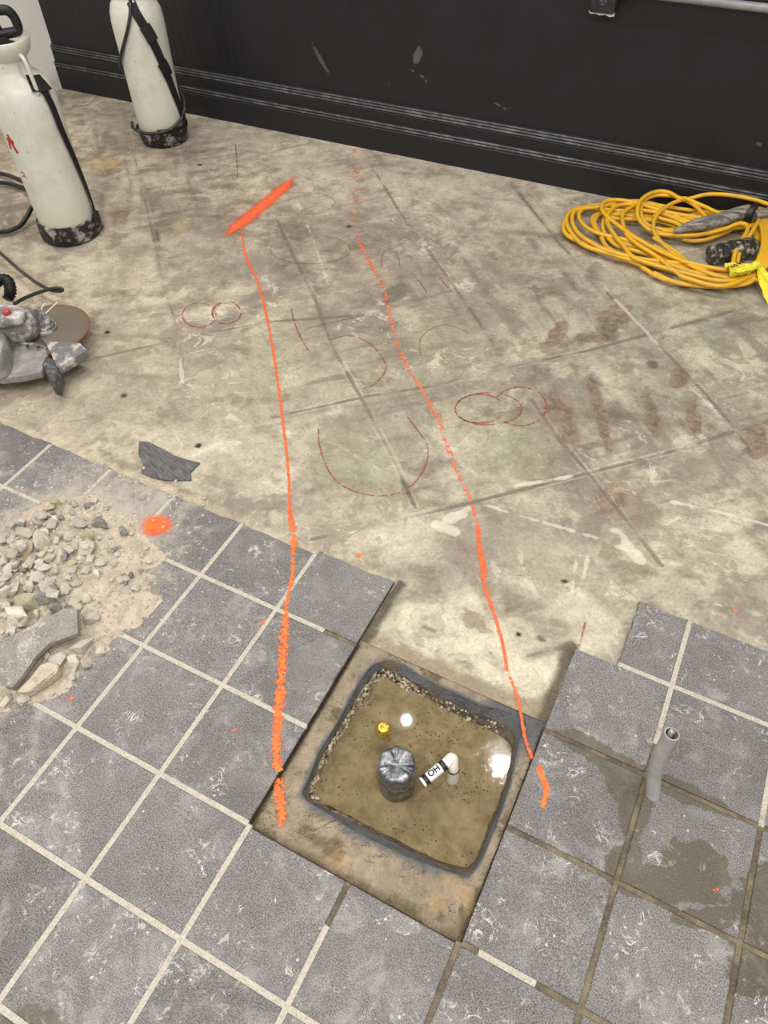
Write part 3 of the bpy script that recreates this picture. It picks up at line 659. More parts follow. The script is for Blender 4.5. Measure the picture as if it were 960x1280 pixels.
def slab_paint(X, Y):
    """albedo of the slab: old mortar, adhesive, stains and the ghost of a diagonal tile pattern; returns colour and height"""
    n1 = fbm(X, Y, 2.2, 5, 1)
    n2 = fbm(X, Y, 9.0, 5, 2)
    a, b = (X + Y) * 0.7071, (Y - X) * 0.7071
    st1 = fbm(a * 3.0, b * 26.0, 1.0, 4, 3)
    st2 = fbm(a * 30.0, b * 3.5, 1.0, 4, 4)
    st3 = fbm(X * 2.5 + Y * 1.0, (Y - 0.3 * X) * 16.0, 1.0, 4, 9)
    warm, cool = np.array(lin(192, 179, 159)), np.array(lin(184, 178, 157))
    k = sstep(-1.1, 0.1, X - 0.35 * (Y - 1.2) + 0.8 * (n1 - 0.5))[:, None]
    col = warm * (1 - k) + cool * k
    col = col * (0.72 + 0.50 * n1)[:, None]
    col = col * (0.72 + 0.54 * n2)[:, None]

    def blend(col, m, tone, s):
        m = np.clip(m * s, 0, 1)[:, None]
        return col * (1 - m) + np.array(tone) * m
    far = sstep(2.2, 1.7, Y)
    col = blend(col, sstep(0.52, 0.70, st1) * sstep(0.42, 0.62, fbm(X, Y, 3.3, 3, 5)), TONES['mauve'], 0.9)
    col = blend(col, sstep(0.54, 0.72, st2) * sstep(0.42, 0.62, fbm(X, Y, 3.0, 3, 6)), TONES['mauve'], 0.85)
    col = blend(col, sstep(0.55, 0.72, st3) * sstep(0.45, 0.62, fbm(X, Y, 2.6, 3, 16)), TONES['dirt'], 0.45)
    col = blend(col, sstep(0.54, 0.66, fbm(X, Y, 5.0, 6, 7, 0.65)), TONES['cream'], 0.5)
    col = blend(col, sstep(0.52, 0.58, fbm(X, Y, 6.0, 6, 17, 0.7)) * sstep(0.46, 0.6, fbm(X, Y, 1.7, 3, 18)), TONES['mauve'], 0.8)
    col = blend(col, sstep(0.60, 0.70, fbm(X, Y, 14.0, 5, 8)), TONES['dirt'], 0.40)
    wx = X + 0.07 * (fbm(X, Y, 7.0, 4, 11) - 0.5)
    wy = Y + 0.07 * (fbm(X, Y, 7.0, 4, 12) - 0.5)
    rag = fbm(X, Y, 40.0, 3, 13)
    hgt = 0.0010 * (n2 - 0.5) + 0.0006 * (st1 - 0.5)
    wear = np.zeros((len(X), 3))
    for x, y, rx, ry, rot, kind, s in BLOBS:
        if kind == 'hole':
            d = np.hypot(X - x, Y - y) / max(rx, 0.0045)
            col = blend(col, sstep(1.2, 0.7, d), TONES[kind], 1.0)
            continue
        px, py = (wx, wy) if ry > 0.03 else (X + 0.3 * (wx - X), Y + 0.3 * (wy - Y))
        c, sn = math.cos(rot), math.sin(rot)
        u = ((px - x) * c + (py - y) * sn) / rx
        v = (-(px - x) * sn + (py - y) * c) / ry
        d = np.hypot(u, v) + 0.9 * (rag - 0.5) + 0.6 * (st1 - 0.5)
        if kind == 'dark':
            d = np.hypot(u, v) + 0.5 * (rag - 0.5)
        if kind in ('brown', 'dirt'):
            wear[:, 0] = np.maximum(wear[:, 0], sstep(1.7, 0.3, d) * min(s + 0.15, 1.0) * (1.0 if kind == 'brown' else 0.8))
            s *= 0.45
        edge = (1.15, 0.75) if kind == 'dark' else (1.35, 0.35)
        col = blend(col, sstep(edge[0], edge[1], d), TONES[kind], min(s, 1.0) * 0.9)
    # diagonal grid left by an earlier floor of larger tiles
    for pts, s in JOINTS:
        d = poly_dist(X, Y, pts)
        br = sstep(0.42, 0.60, fbm(X, Y, 11.0, 3, 21))
        col = blend(col, sstep(0.022, 0.004, d) * (0.3 + 0.7 * sstep(0.4, 0.6, fbm(X, Y, 6.0, 3, 23))), TONES['mauve'], 0.6 * s)
        wear[:, 2] = np.maximum(wear[:, 2], sstep(0.013, 0.001, d) * s * (0.45 + 0.55 * br))
        col = blend(col, sstep(0.0062, 0.0022, d) * (0.25 + 0.75 * br), lin(104, 90, 74), 0.25 * s)
        col = blend(col, sstep(0.012, 0.008, d) * sstep(0.004, 0.007, d) * sstep(0.52, 0.66, fbm(X, Y, 8.0, 3, 22)), TONES['pale'], 0.8 * s)
        hgt = hgt - 0.0016 * s * sstep(0.008, 0.002, d) + 0.0008 * s * sstep(0.02, 0.01, d)
    for pts, s in WHITES:
        d = poly_dist(X, Y, pts)
        wd = 0.004 if s <= 1.3 else 0.010
        m = sstep(wd * 1.6, wd * 0.5, d + 0.010 * (rag - 0.5)) * sstep(0.35, 0.55, fbm(X, Y, 16.0, 3, 24))
        wear[:, 1] = np.maximum(wear[:, 1], sstep(wd * 2.8, wd * 0.2, d + 0.006 * (rag - 0.5)) * min(s, 1.0) * sstep(0.25, 0.5, fbm(X, Y, 16.0, 3, 24)))
        col = blend(col, m, lin(222, 215, 198), 0.35 * min(s, 1.0))
    lum = col.mean(1, keepdims=True)
    col = (lum + (col - lum) * 0.95) * (lum / 0.42) ** 0.15 * np.array((0.90, 0.88, 0.868))
    # wet mud spread over the edge of the bared slab behind the pit
    m = sstep(0.012, -0.004, Y - 0.672 - 0.05 * (fbm(X, Y, 12.0, 4, 31) - 0.5) - 0.02 * sstep(0.5, 0.62, X)) * (X > 0.2) * (X < 0.64)
    col = blend(col, m, lin(152, 137, 113), 1.0)
    # grime along the cut edges of the tiles
    e = np.minimum(np.abs(X - 0.625) + 3.0 * np.maximum(0, Y - 0.85), np.abs(X - 0.216) + 3.0 * np.maximum(0, Y - 0.83))
    col = blend(col, sstep(0.022, 0.006, e + 0.018 * (rag - 0.5)), lin(76, 66, 48), 0.9)
    # dust line at the foot of the tile field
    e = np.abs(Y - 0.812)
    col = blend(col, sstep(0.03, 0.004, e + 0.03 * (rag - 0.5)) * (X < 0.21), lin(196, 182, 156), 0.7)
    return np.clip(col, 0.01, 0.95), hgt, wear


def build_floor():
    xs = np.arange(-2.72, 1.95, 0.0055)
    ys = np.concatenate([np.arange(0.65, 1.5, 0.0048), np.arange(1.5, 2.99, 0.0075)])
    gx, gy = np.meshgrid(xs, ys)
    X, Y = gx.ravel(), gy.ravel()
    col, h, wear = slab_paint(X, Y)
    nx, ny = len(xs), len(ys)
    Z = -0.0125 + np.clip(h, -0.003, 0.0008)
    co = np.stack([X, Y, Z], 1)
    i = (np.arange(ny - 1)[:, None] * nx + np.arange(nx - 1)[None, :]).ravel()
    q = np.stack([i, i + 1, i + nx + 1, i + nx], 1)
    # plain slab beneath the tiles, around the pit
    nb = len(co)
    rect = [(-2.72, 0.205, -2.0, 0.65), (0.635, 1.95, -2.0, 0.65), (0.205, 0.635, -2.0, 0.205)]
    ex, eq = [], []
    for (a, b, c, d) in rect:
        k = nb + len(ex)
        ex += [(a, c, -0.0125), (b, c, -0.0125), (b, d, -0.0125), (a, d, -0.0125)]
        eq.append((k, k + 1, k + 2, k + 3))
    co = np.vstack([co, ex])
    q = np.vstack([q, eq])
    cc = np.vstack([col, np.tile(lin(150, 140, 120), (len(ex), 1))])
    me = bpy.data.meshes.new('floor')
    me.vertices.add(len(co))
    me.vertices.foreach_set('co', co.ravel())
    me.loops.add(len(q) * 4)
    me.loops.foreach_set('vertex_index', q.ravel())
    me.polygons.add(len(q))
    me.polygons.foreach_set('loop_start', np.arange(0, len(q) * 4, 4))
    me.update(calc_edges=True)
    at = me.color_attributes.new('tone', 'FLOAT_COLOR', 'POINT')
    at.data.foreach_set('color', np.hstack([cc, np.ones((len(cc), 1))]).ravel())
    at = me.color_attributes.new('wear', 'FLOAT_COLOR', 'POINT')
    ww = np.zeros((len(cc), 4))
    ww[:len(wear), :3] = wear
    at.data.foreach_set('color', ww.ravel())
    t = NT('bare_concrete')
    p = t.pos()
    c = t.n('ShaderNodeAttribute', attribute_name='tone').outputs['Color']
    n1 = t.noise(p, 130.0, 6.0, 0.7)
    n2 = t.noise(p, 22.0, 6.0, 0.7)
    scr1 = t.noise(t.mapping(p, rot=(0, 0, 0.55), scale=(1.0, 0.012, 1.0)), 9.0, 4.0, 0.7)
    scr2 = t.noise(t.mapping(p, rot=(0, 0, -0.9), scale=(1.0, 0.015, 1.0)), 8.0, 4.0, 0.7)
    f = t.math('ADD', t.remap(n1, 0.25, 0.75, 0.70, 1.22, False), t.remap(n2, 0.25, 0.75, -0.26, 0.24, False))
    c = t.mix(1.0, c, t.n('ShaderNodeCombineColor').outputs[0], 'MULTIPLY') if False else t.mix(1.0, c, f, 'MULTIPLY')
    c = t.mix(t.math('MULTIPLY', t.math('MULTIPLY', t.remap(scr1, 0.57, 0.66), t.remap(n2, 0.45, 0.62)), 0.40), c, lin(120, 102, 84))
    c = t.mix(t.math('MULTIPLY', t.math('MULTIPLY', t.remap(scr2, 0.58, 0.66), t.remap(n2, 0.45, 0.62)), 0.35), c, lin(214, 206, 188))
    # crisp smears, hair scratches and crumbs
    nA = t.noise(p, 8.0, 12.0, 0.72, 1.4)
    c = t.mix(t.math('MULTIPLY', t.math('MULTIPLY', t.remap(nA, 0.52, 0.56), t.remap(t.noise(p, 1.7, 3.0), 0.36, 0.56)), 0.55), c, lin(138, 124, 108))
    nB = t.noise(p, 13.0, 12.0, 0.74, 0.8)
    c = t.mix(t.math('MULTIPLY', t.math('MULTIPLY', t.remap(nB, 0.56, 0.59), t.remap(t.noise(p, 2.3, 3.0), 0.48, 0.62)), 0.55), c, lin(222, 214, 196))
    for sc_, wd_, rot_, sq_, tone_, op_ in ((3.0, 0.0030, 0.6, 0.10, lin(112, 92, 78), 0.55), (3.6, 0.0026, -0.8, 0.12, lin(116, 98, 84), 0.5), (4.0, 0.003, 0.1, 0.10, lin(226, 218, 202), 0.5), (4.0, 0.003, 1.1, 0.14, lin(108, 90, 76), 0.45)):
        q = t.noise(t.mapping(p, rot=(0, 0, rot_), scale=(1.0, sq_, 1.0)), sc_, 2.0, 0.45, 0.3)
        ln = t.remap(t.math('ABSOLUTE', t.math('SUBTRACT', q, 0.5)), wd_ * 0.4, wd_, 1.0, 0.0)
        ln = t.math('MULTIPLY', ln, t.remap(t.noise(p, sc_ * 2.7, 5.0, 0.7), 0.46, 0.58))
        c = t.mix(t.math('MULTIPLY', ln, op_), c, tone_)
    sw = t.n('ShaderNodeSeparateColor')
    t.link(t.n('ShaderNodeAttribute', attribute_name='wear').outputs['Color'], sw.inputs[0])
    nC = t.noise(p, 34.0, 12.0, 0.74, 0.5)
    nC2 = t.math('MULTIPLY', t.math('SUBTRACT', nC, 0.5), 1.5)
    mb = t.remap(t.math('ADD', sw.outputs[0], nC2), 0.42, 0.60)
    c = t.mix(t.math('MULTIPLY', mb, 0.62), c, t.mix(t.remap(nC, 0.35, 0.65), lin(78, 60, 46), lin(156, 132, 112)))
    mj = t.remap(t.math('ADD', sw.outputs[2], nC2), 0.44, 0.66)
    c = t.mix(t.math('MULTIPLY', mj, 0.55), c, t.mix(nC, lin(84, 70, 56), lin(132, 116, 98)))
    mw = t.remap(t.math('ADD', sw.outputs[1], nC2), 0.46, 0.58)
    c = t.mix(t.math('MULTIPLY', mw, 0.42), c, lin(222, 215, 198))
    pits = t.voro(p, 60.0)
    c = t.mix(t.math('MULTIPLY', t.remap(pits, 0.06, 0.10, 1.0, 0.0), t.remap(n2, 0.52, 0.60)), c, lin(92, 76, 58))
    t.set(c, t.remap(n2, 0.3, 0.7, 0.55, 0.85))
    t.bump(t.math('ADD', n1, n2), 0.35, 0.0025)
    o = mesh_obj('floor', me, t.m, None, True)
    o['kind'] = 'structure'
    return o


floor = build_floor()

# ------------------------------------------------------------------ walls
WALL_RZ = 0.0335
WALL_Y = 2.857          # the dark wall's foot: y = WALL_Y + 0.0335 x


def wall_frame(name, label=None):
    o = bpy.data.objects.new(name, None)
    return o


def extrude_x(prof, x0, x1):
    """closed profile of (y, z) swept from x0 to x1"""
    n = len(prof)
    V = [(x0, y, z) for y, z in prof] + [(x1, y, z) for y, z in prof]
    F = [(i, (i + 1) % n, n + (i + 1) % n, n + i) for i in range(n)]
    F += [tuple(range(n - 1, -1, -1)), tuple(range(n, 2 * n))]
    return V, F


def m_black():
    t = NT('black_wall_paint')
    p = t.obj()
    n = t.noise(p, 6.0, 6.0, 0.7)
    n2 = t.noise(p, 90.0, 4.0, 0.6)
    c = t.mix(n, lin(16, 17, 21), lin(27, 28, 34))
    sp = t.voro(t.mapping(p, scale=(1.0, 1.0, 1.6)), 26.0)
    chips = t.math('MULTIPLY', t.remap(t.math('ADD', sp, t.math('MULTIPLY', n2, 0.16)), 0.10, 0.15, 1.0, 0.0),
                   t.remap(t.noise(p, 3.2, 3.0, 0.6), 0.60, 0.66))
    c = t.mix(t.math('MULTIPLY', chips, 0.55), c, lin(130, 132, 134))
    # a pale plaster scuff
    v = t.mapping(p, (-0.70, 0, 0.37), (0, 0.35, 0), (0.020, 1.0, 0.040))
    sc = t.remap(t.math('ADD', t.length(v), t.math('MULTIPLY', t.noise(p, 60.0, 4.0), 1.3)), 1.25, 1.65, 1.0, 0.0)
    c = t.mix(t.math('MULTIPLY', sc, 0.55), c, lin(110, 112, 116))
    for (wx_, wz_, rx_, rz_) in ((-0.36, 0.245, 0.016, 0.005), (-0.33, 0.235, 0.007, 0.006), (-0.68, 0.30, 0.012, 0.006), (-0.66, 0.285, 0.006, 0.008), (0.60, 0.26, 0.012, 0.008), (-0.72, 0.315, 0.01, 0.004)):
        v = t.mapping(p, (wx_, 0, wz_), (0, 0.3, 0), (rx_, 1.0, rz_))
        sc = t.remap(t.math('ADD', t.length(v), t.math('MULTIPLY', t.noise(p, 90.0, 4.0), 1.3)), 1.3, 1.7, 1.0, 0.0)
        c = t.mix(t.math('MULTIPLY', sc, 0.4), c, lin(110, 110, 112))
    v = t.mapping(p, (-1.13, 0, 0.30), (0, -0.6, 0), (0.012, 1.0, 0.075))
    sc = t.remap(t.math('ADD', t.length(v), t.math('MULTIPLY', t.noise(p, 70.0, 4.0), 1.6)), 1.35, 1.7, 1.0, 0.0)
    c = t.mix(t.math('MULTIPLY', sc, 0.45), c, lin(110, 112, 116))
    t.set(c, t.remap(n, 0.3, 0.7, 0.42, 0.6))
    t.bump(n2, 0.12, 0.001)
    return t.m


BLACK = m_black()
BEAD = simple('mottled_grey_trim', lin(74, 74, 77), 0.42, lin(116, 116, 118), 26.0, 0.42, 0.68)  # mottled grey, paler than the wall behind

# dark wall of narrow tongue-and-groove boards: a flat sheet with shallow grooves
prof = []
x = -2.66
bw = 0.042
while x < 1.9:
    prof += [(x, 0.0), (x + bw - 0.005, 0.0), (x + bw - 0.0025, 0.0007)]
    x += bw
prof.append((x, 0.0))
V = [(a, b, -0.0125) for a, b in prof] + [(a, b, 2.4) for a, b in prof]
k = len(prof)
F = [(i, i + 1, k + i + 1, k + i) for i in range(k - 1)]
V += [(-2.66, 0.08, -0.0125), (x, 0.08, -0.0125), (-2.66, 0.08, 2.4), (x, 0.08, 2.4)]
F += [(2 * k, 2 * k + 2, 2 * k + 3, 2 * k + 1), (0, k, 2 * k + 2, 2 * k), (k - 1, 2 * k + 1, 2 * k + 3, 2 * k - 1)]
wall = pydata('wall_back', V, F, BLACK)
wall.location = (0, WALL_Y, 0)
wall.rotation_euler = (0, 0, math.atan(WALL_RZ))
wall['kind'] = 'structure'

base = pydata('baseboard_back', *extrude_x([(0.0, -0.0125), (-0.024, -0.0125), (-0.024, 0.080), (-0.020, 0.084), (-0.020, 0.108), (-0.014, 0.110),
                                            (-0.014, 0.146), (-0.010, 0.150), (-0.010, 0.178), (0.0, 0.182)], -2.655, x), BLACK)
base.location = wall.location
base.rotation_euler = wall.rotation_euler
base['kind'] = 'structure'
for (y, z, r) in ((-0.0205, 0.091, 0.0042), (-0.0205, 0.102, 0.0042), (-0.0110, 0.155, 0.0045), (-0.0110, 0.166, 0.0045), (-0.009, 0.176, 0.0035)):
    v, f = tube_data([(-2.654, y, z), (x - 0.001, y, z)], r, 8)
    pydata('bead', v, f, BEAD, base, True)

# light wall on the other side of the corner
t = NT('white_wall_paint')
p = t.obj()
n = t.noise(p, 5.0, 5.0, 0.7)
c = t.mix(n, lin(242, 235, 227), lin(250, 245, 239))
low = t.remap(t.math('ADD', t.n('ShaderNodeSeparateXYZ').outputs[2], 0.0), 0.0, 1.0)
sx = t.n('ShaderNodeSeparateXYZ')
t.link(p, sx.inputs[0])
hgt = t.math('ADD', sx.outputs[2], t.math('MULTIPLY', t.noise(p, 18.0, 5.0, 0.7), 0.10))
c = t.mix(t.math('MULTIPLY', t.remap(hgt, 0.075, 0.13, 1.0, 0.0), 0.6), c, lin(190, 180, 170))
t.set(c, 0.7)
t.bump(t.noise(p, 60.0, 4.0), 0.2, 0.002)
bm = box_bm(-0.08, 0.0, -3.0, 0.0, -0.0125, 2.4)
wl = from_bm('wall_left', bm, t.m)
wl.location = (-2.605, WALL_Y - 2.605 * WALL_RZ, 0)
wl.rotation_euler = wall.rotation_euler
wl['kind'] = 'structure'

# ------------------------------------------------------------------ tiles and grout (pieces of the floor)
def m_tile(dusty=0.62):
    t = NT('grey_stone_tile')
    p = t.pos()
    oi = t.n('ShaderNodeObjectInfo').outputs['Random']
    g = t.noise(p, 430.0, 2.0, 0.85)
    g2 = t.noise(p, 210.0, 3.0, 0.7)
    c = t.mix(t.remap(g, 0.36, 0.64, 0.0, 1.0, False), lin(58, 55, 54), lin(148, 143, 141))
    c = t.mix(t.math('MULTIPLY', t.remap(g2, 0.55, 0.70), 0.6), c, lin(80, 77, 75))
    f = t.math('ADD', t.math('MULTIPLY', oi, 0.22), t.remap(t.noise(p, 7.0, 5.0, 0.65), 0.3, 0.7, 0.70, 1.05, False))
    c = t.mix(1.0, c, f, 'MULTIPLY')
    # dry cement dust rubbed into the surface
    d1 = t.noise(p, 16.0, 7.0, 0.72, 0.6)
    d2 = t.noise(p, 3.0, 3.0, 0.6)
    dust = t.math('MULTIPLY', t.remap(d1, 0.46, 0.70), t.remap(d2, 0.34, 0.60, 0.25, 1.0))
    c = t.mix(t.math('MULTIPLY', dust, 0.42), c, lin(186, 182, 176))
    nq = t.noise(p, 20.0, 4.0, 0.6, 1.6)
    sq = t.math('MULTIPLY', t.remap(t.math('ABSOLUTE', t.math('SUBTRACT', nq, 0.5)), 0.006, 0.022, 1.0, 0.0), t.remap(t.noise(p, 13.0, 4.0, 0.65), 0.54, 0.64))
    c = t.mix(t.math('MULTIPLY', sq, 0.75), c, lin(208, 204, 198))
    nz = t.noise(p, 46.0, 8.0, 0.75, 0.8)
    c = t.mix(t.math('MULTIPLY', t.math('MULTIPLY', t.remap(nz, 0.57, 0.63), t.remap(t.noise(p, 5.5, 3.0), 0.46, 0.60)), 0.6), c, lin(204, 200, 194))
    hd = t.blob(p, -0.53, 0.47, 0.22, 0.33, 0.0, t.math('MULTIPLY', t.math('SUBTRACT', t.noise(p, 26.0, 7.0, 0.75), 0.5), 2.2), 0.45)
    c = t.mix(t.math('MULTIPLY', hd, dusty), c, lin(196, 184, 166))
    sp = t.voro(p, 42.0)
    spk = t.math('MULTIPLY', t.remap(t.math('ADD', sp, t.math('MULTIPLY', g2, 0.30)), 0.20, 0.27, 1.0, 0.0), t.remap(t.noise(p, 11.0, 4.0), 0.50, 0.58))
    c = t.mix(t.math('MULTIPLY', spk, 0.75), c, lin(214, 210, 204))
    # muddy water spilt around the stub pipe, and a wet patch beside the pit
    wob = t.math('ADD', t.math('MULTIPLY', t.math('SUBTRACT', t.noise(p, 30.0, 5.0, 0.65), 0.5), 1.5),
                 t.math('MULTIPLY', t.math('SUBTRACT', t.noise(p, 9.0, 2.0, 0.5), 0.5), 1.2))
    wet = None
    for b in ((0.735, 0.632, 0.075, 0.022, -0.10), (0.800, 0.600, 0.055, 0.034, -0.5), (0.838, 0.560, 0.026, 0.06, 0), (0.900, 0.630, 0.12, 0.020, 0.0),
              (0.955, 0.505, 0.060, 0.045, 0.5), (0.925, 0.455, 0.085, 0.030, 0.3), (0.845, 0.450, 0.030, 0.045, 0), (0.985, 0.43, 0.06, 0.018, 0.5), (1.09, 0.40, 0.06, 0.05, 0),
              (0.075, -0.215, 0.05, 0.035, 0.2), (1.08, 0.50, 0.05, 0.09, 0)):
        m = t.blob(p, *b, wob, 0.10)
        wet = m if wet is None else t.math('MAXIMUM', wet, m)
    c = t.mix(t.math('MULTIPLY', wet, 0.92), c, t.mix(0.35, t.mix(1.0, c, (0.50, 0.45, 0.34, 1.0), 'MULTIPLY'), lin(88, 78, 58)))
    pud = t.blob(p, 0.150, 0.548, 0.055, 0.080, 0.0, t.math('MULTIPLY', wob, 1.0), 0.10)
    c = t.mix(t.math('MULTIPLY', pud, 0.9), c, t.mix(1.0, c, (0.48, 0.44, 0.38, 1.0), 'MULTIPLY'))
    rough = t.math('SUBTRACT', t.remap(g, 0.3, 0.7, 0.55, 0.8), t.math('MULTIPLY', wet, 0.20))
    rough = t.math('SUBTRACT', rough, t.math('MULTIPLY', pud, 0.50))
    t.set(c, rough, Coat_Weight=t.math('MULTIPLY', pud, 0.6), Coat_Roughness=0.02)
    cb = t.n('ShaderNodeBump')
    cb.inputs['Strength'].default_value = 0.55
    cb.inputs['Distance'].default_value = 0.0012
    t.link(t.noise(p, 200.0, 2.0, 0.6), cb.inputs['Height'])
    t.link(cb.outputs['Normal'], t.b.inputs['Coat Normal'])
    t.bump(t.math('ADD', t.math('MULTIPLY', g2, 1.0), t.math('MULTIPLY', t.noise(p, 60.0, 4.0), 0.8)), 0.45, 0.0016)
    return t.m


TILE = m_tile()
TILE_LOOSE = m_tile(0.25)
TILE_SIDE = simple('grimy_shaded_tile_edge', lin(46, 42, 36), 0.8, lin(84, 78, 68), 60.0, coords='pos')  # dark colour holds both grime and the shade inside the open cuts
GAP = 0.0047


def tile_mesh(x0, x1, y0, y1, chip=None):
    """one tile with a rounded arris; chip=(side, amount) roughens a broken edge"""
    ring = []
    e = 0.0022
    pts = [(x0, y0), (x1, y0), (x1, y1), (x0, y1)]
    if chip:
        rr = random.Random(int(1000 * (x0 + 7 * y0)))
        new = []
        for i in range(4):
            a, b = pts[i], pts[(i + 1) % 4]
            new.append(a)
            if i in chip[0]:
                k = 7
                for q in range(1, k):
                    s = q / k + rr.uniform(-0.04, 0.04)
                    nx, ny = -(b[1] - a[1]), b[0] - a[0]
                    L = math.hypot(nx, ny)
                    off = rr.uniform(0, chip[1])
                    new.append((a[0] + (b[0] - a[0]) * s + nx / L * off, a[1] + (b[1] - a[1]) * s + ny / L * off))
        pts = new
    cx, cy = sum(p[0] for p in pts) / len(pts), sum(p[1] for p in pts) / len(pts)

    def inset(d):
        return [(px - d * (1 if px > cx else -1), py - d * (1 if py > cy else -1)) for px, py in pts]
    rings = [(pts, -0.0122), (pts, -e), (inset(e * 0.4), -e * 0.35), (inset(e), 0.0)]
    V, F = [], []
    n = len(pts)
    for ps, z in rings:
        V += [(px, py, z) for px, py in ps]
    for r in range(len(rings) - 1):
        for i in range(n):
            j = (i + 1) % n
            F.append((r * n + i, r * n + j, (r + 1) * n + j, (r + 1) * n + i))
    F.append(tuple((len(rings) - 1) * n + i for i in range(n)))
    me = bpy.data.meshes.new('tile')
    me.from_pydata(V, [], F)
    me.update()
    me.materials.append(TILE)
    me.materials.append(TILE_SIDE)
    for q in range(n):
        me.polygons[q].material_index = 1
    return me


full_tile = tile_mesh(GAP, PITCH - GAP, GAP, PITCH - GAP)


def add_tile(i, j, me=None, off=(0, 0)):
    o = bpy.data.objects.new('tile', me or full_tile)
    COL.objects.link(o)
    o.parent = floor
    o.location = (i * PITCH + off[0], j * PITCH + off[1], rng.uniform(-0.0004, 0.0004))
    o.rotation_euler = (rng.uniform(-0.0015, 0.0015), rng.uniform(-0.0015, 0.0015), rng.uniform(-0.002, 0.002))
    return o


TOP = 0.84 * PITCH
for i in range(-9, 8):
    for j in range(-5, 5):
        if i in (1, 2) and j >= 1:
            continue                     # lifted for the pit and the strip behind it
        if j == 4:
            if i == 3:
                add_tile(i, j, tile_mesh(0.46 * PITCH, PITCH - GAP, GAP, TOP, ((2, 3), 0.004)))
            elif i > 3:
                add_tile(i, j, tile_mesh(GAP, PITCH - GAP, GAP, TOP + rng.uniform(-0.002, 0.003), ((2,), 0.004)))
            continue
        if j == 3 and i <= 0:
            t1 = TOP + (0.012 if i == 0 else 0.0) + rng.uniform(-0.002, 0.002)
            add_tile(i, j, tile_mesh(GAP, PITCH - GAP, GAP, t1, ((2,), 0.006)))
            continue
        add_tile(i, j)

t = NT('sanded_grout')
p = t.pos()
n = t.noise(p, 300.0, 4.0, 0.7)
c = t.mix(t.remap(n, 0.3, 0.7), lin(162, 155, 142), lin(200, 193, 178))
c = t.mix(t.math('MULTIPLY', t.remap(t.noise(p, 14.0, 5.0, 0.7), 0.56, 0.70), 0.6), c, lin(128, 120, 108))
t.set(c, 0.85)
t.bump(n, 0.4, 0.002)
GROUT = t.m
t = NT('muddy_joint_filling')
p = t.pos()
n = t.noise(p, 220.0, 4.0, 0.7)
c = t.mix(t.remap(t.noise(p, 18.0, 5.0, 0.7), 0.35, 0.7), lin(74, 64, 48), lin(128, 114, 88))
c = t.mix(t.math('MULTIPLY', t.remap(n, 0.5, 0.7), 0.4), c, lin(150, 136, 110))
t.set(c, 0.55)
t.bump(n, 0.5, 0.003)
MUDJOINT = t.m


def rects(name, rs, z0, z1, mat, label=None):
    V, F = [], []
    for a, b, c, d in rs:
        k = len(V)
        V += [(a, c, z0), (b, c, z0), (b, d, z0), (a, d, z0), (a, c, z1), (b, c, z1), (b, d, z1), (a, d, z1)]
        F += [(k + 4, k + 5, k + 6, k + 7), (k, k + 1, k + 5, k + 4), (k + 1, k + 2, k + 6, k + 5), (k + 2, k + 3, k + 7, k + 6), (k + 3, k, k + 4, k + 7)]
    o = pydata(name, V, F, mat, floor)
    if label:
        o['label'] = label
    return o


P = PITCH
pale, dirty = [], []
for i in range(-9, 9):          # joints along y
    for j in range(-5, 5):
        if i == 2 and j >= 1:
            continue
        top = j * P + P
        if (j == 3 and i <= 1) or j == 4:
            top = j * P + TOP - 0.003
        if j == 4 and i <= 3:
            continue
        if i in (1, 3) and j >= 1:
            continue               # open cut edges round the pit
        r = (i * P - GAP - 0.0004, i * P + GAP + 0.0004, j * P, top)
        wet = (i >= 3 and j <= 2) and not (i == 3 and j < 0)
        if i == 4 and j == 3:
            pale.append((r[0], r[1], j * P + 0.07, top))
            dirty.append((r[0], r[1], j * P, j * P + 0.07))
            continue
        if i == 2 and j == 0:
            pale.append((r[0], r[1], r[2], j * P + 0.13))
            dirty.append((r[0], r[1], j * P + 0.13, P - 0.004))
            continue
        if i == 4 and j in (0,):
            wet = True
        (dirty if wet else pale).append(r)
for j in range(-5, 5):          # joints along x
    for i in range(-9, 8):
        if i in (1, 2) and j >= 1:
            continue
        if j == 4 and i <= 2:
            continue
        r = (i * P + GAP + 0.0004, (i + 1) * P - GAP - 0.0004, j * P - GAP - 0.0004, j * P + GAP + 0.0004)
        if i == 3 and j == 4:
            r = (i * P + 0.46 * P, r[1], r[2], r[3])
        wet = (i >= 3 and j in (1, 2, 3))
        if i == 3 and j == 1:
            dirty.append((r[0], r[0] + 0.03, r[2], r[3]))
            pale.append((r[0] + 0.03, r[0] + 0.13, r[2], r[3]))
            dirty.append((r[0] + 0.13, r[1], r[2], r[3]))
            continue
        if i == 0 and j == 3:
            pale.append((r[0], r[0] + 0.12, r[2], r[3]))
            dirty.append((r[0] + 0.12, r[1], r[2], r[3]))
            continue
        (dirty if wet else pale).append(r)
rects('grout', pale, -0.0126, -0.0012, GROUT)
rects('grout', dirty, -0.0126, -0.0035, MUDJOINT, 'joints filled with dark wet mud')

# ------------------------------------------------------------------ the pit
CX, CY = 0.425, 0.445


def radial(poly, th):
    """distance from the pit's centre to a closed outline in each direction"""
    pts = np.array([(x - CX, y - CY) for x, y in spline(list(poly) + [poly[0]], 5)])
    a = np.arctan2(pts[:, 1], pts[:, 0])
    r = np.hypot(pts[:, 0], pts[:, 1])
    o = np.argsort(a)
    a, r = a[o], r[o]
    return np.interp(th, np.concatenate([a - 2 * np.pi, a, a + 2 * np.pi]), np.concatenate([r, r, r]))


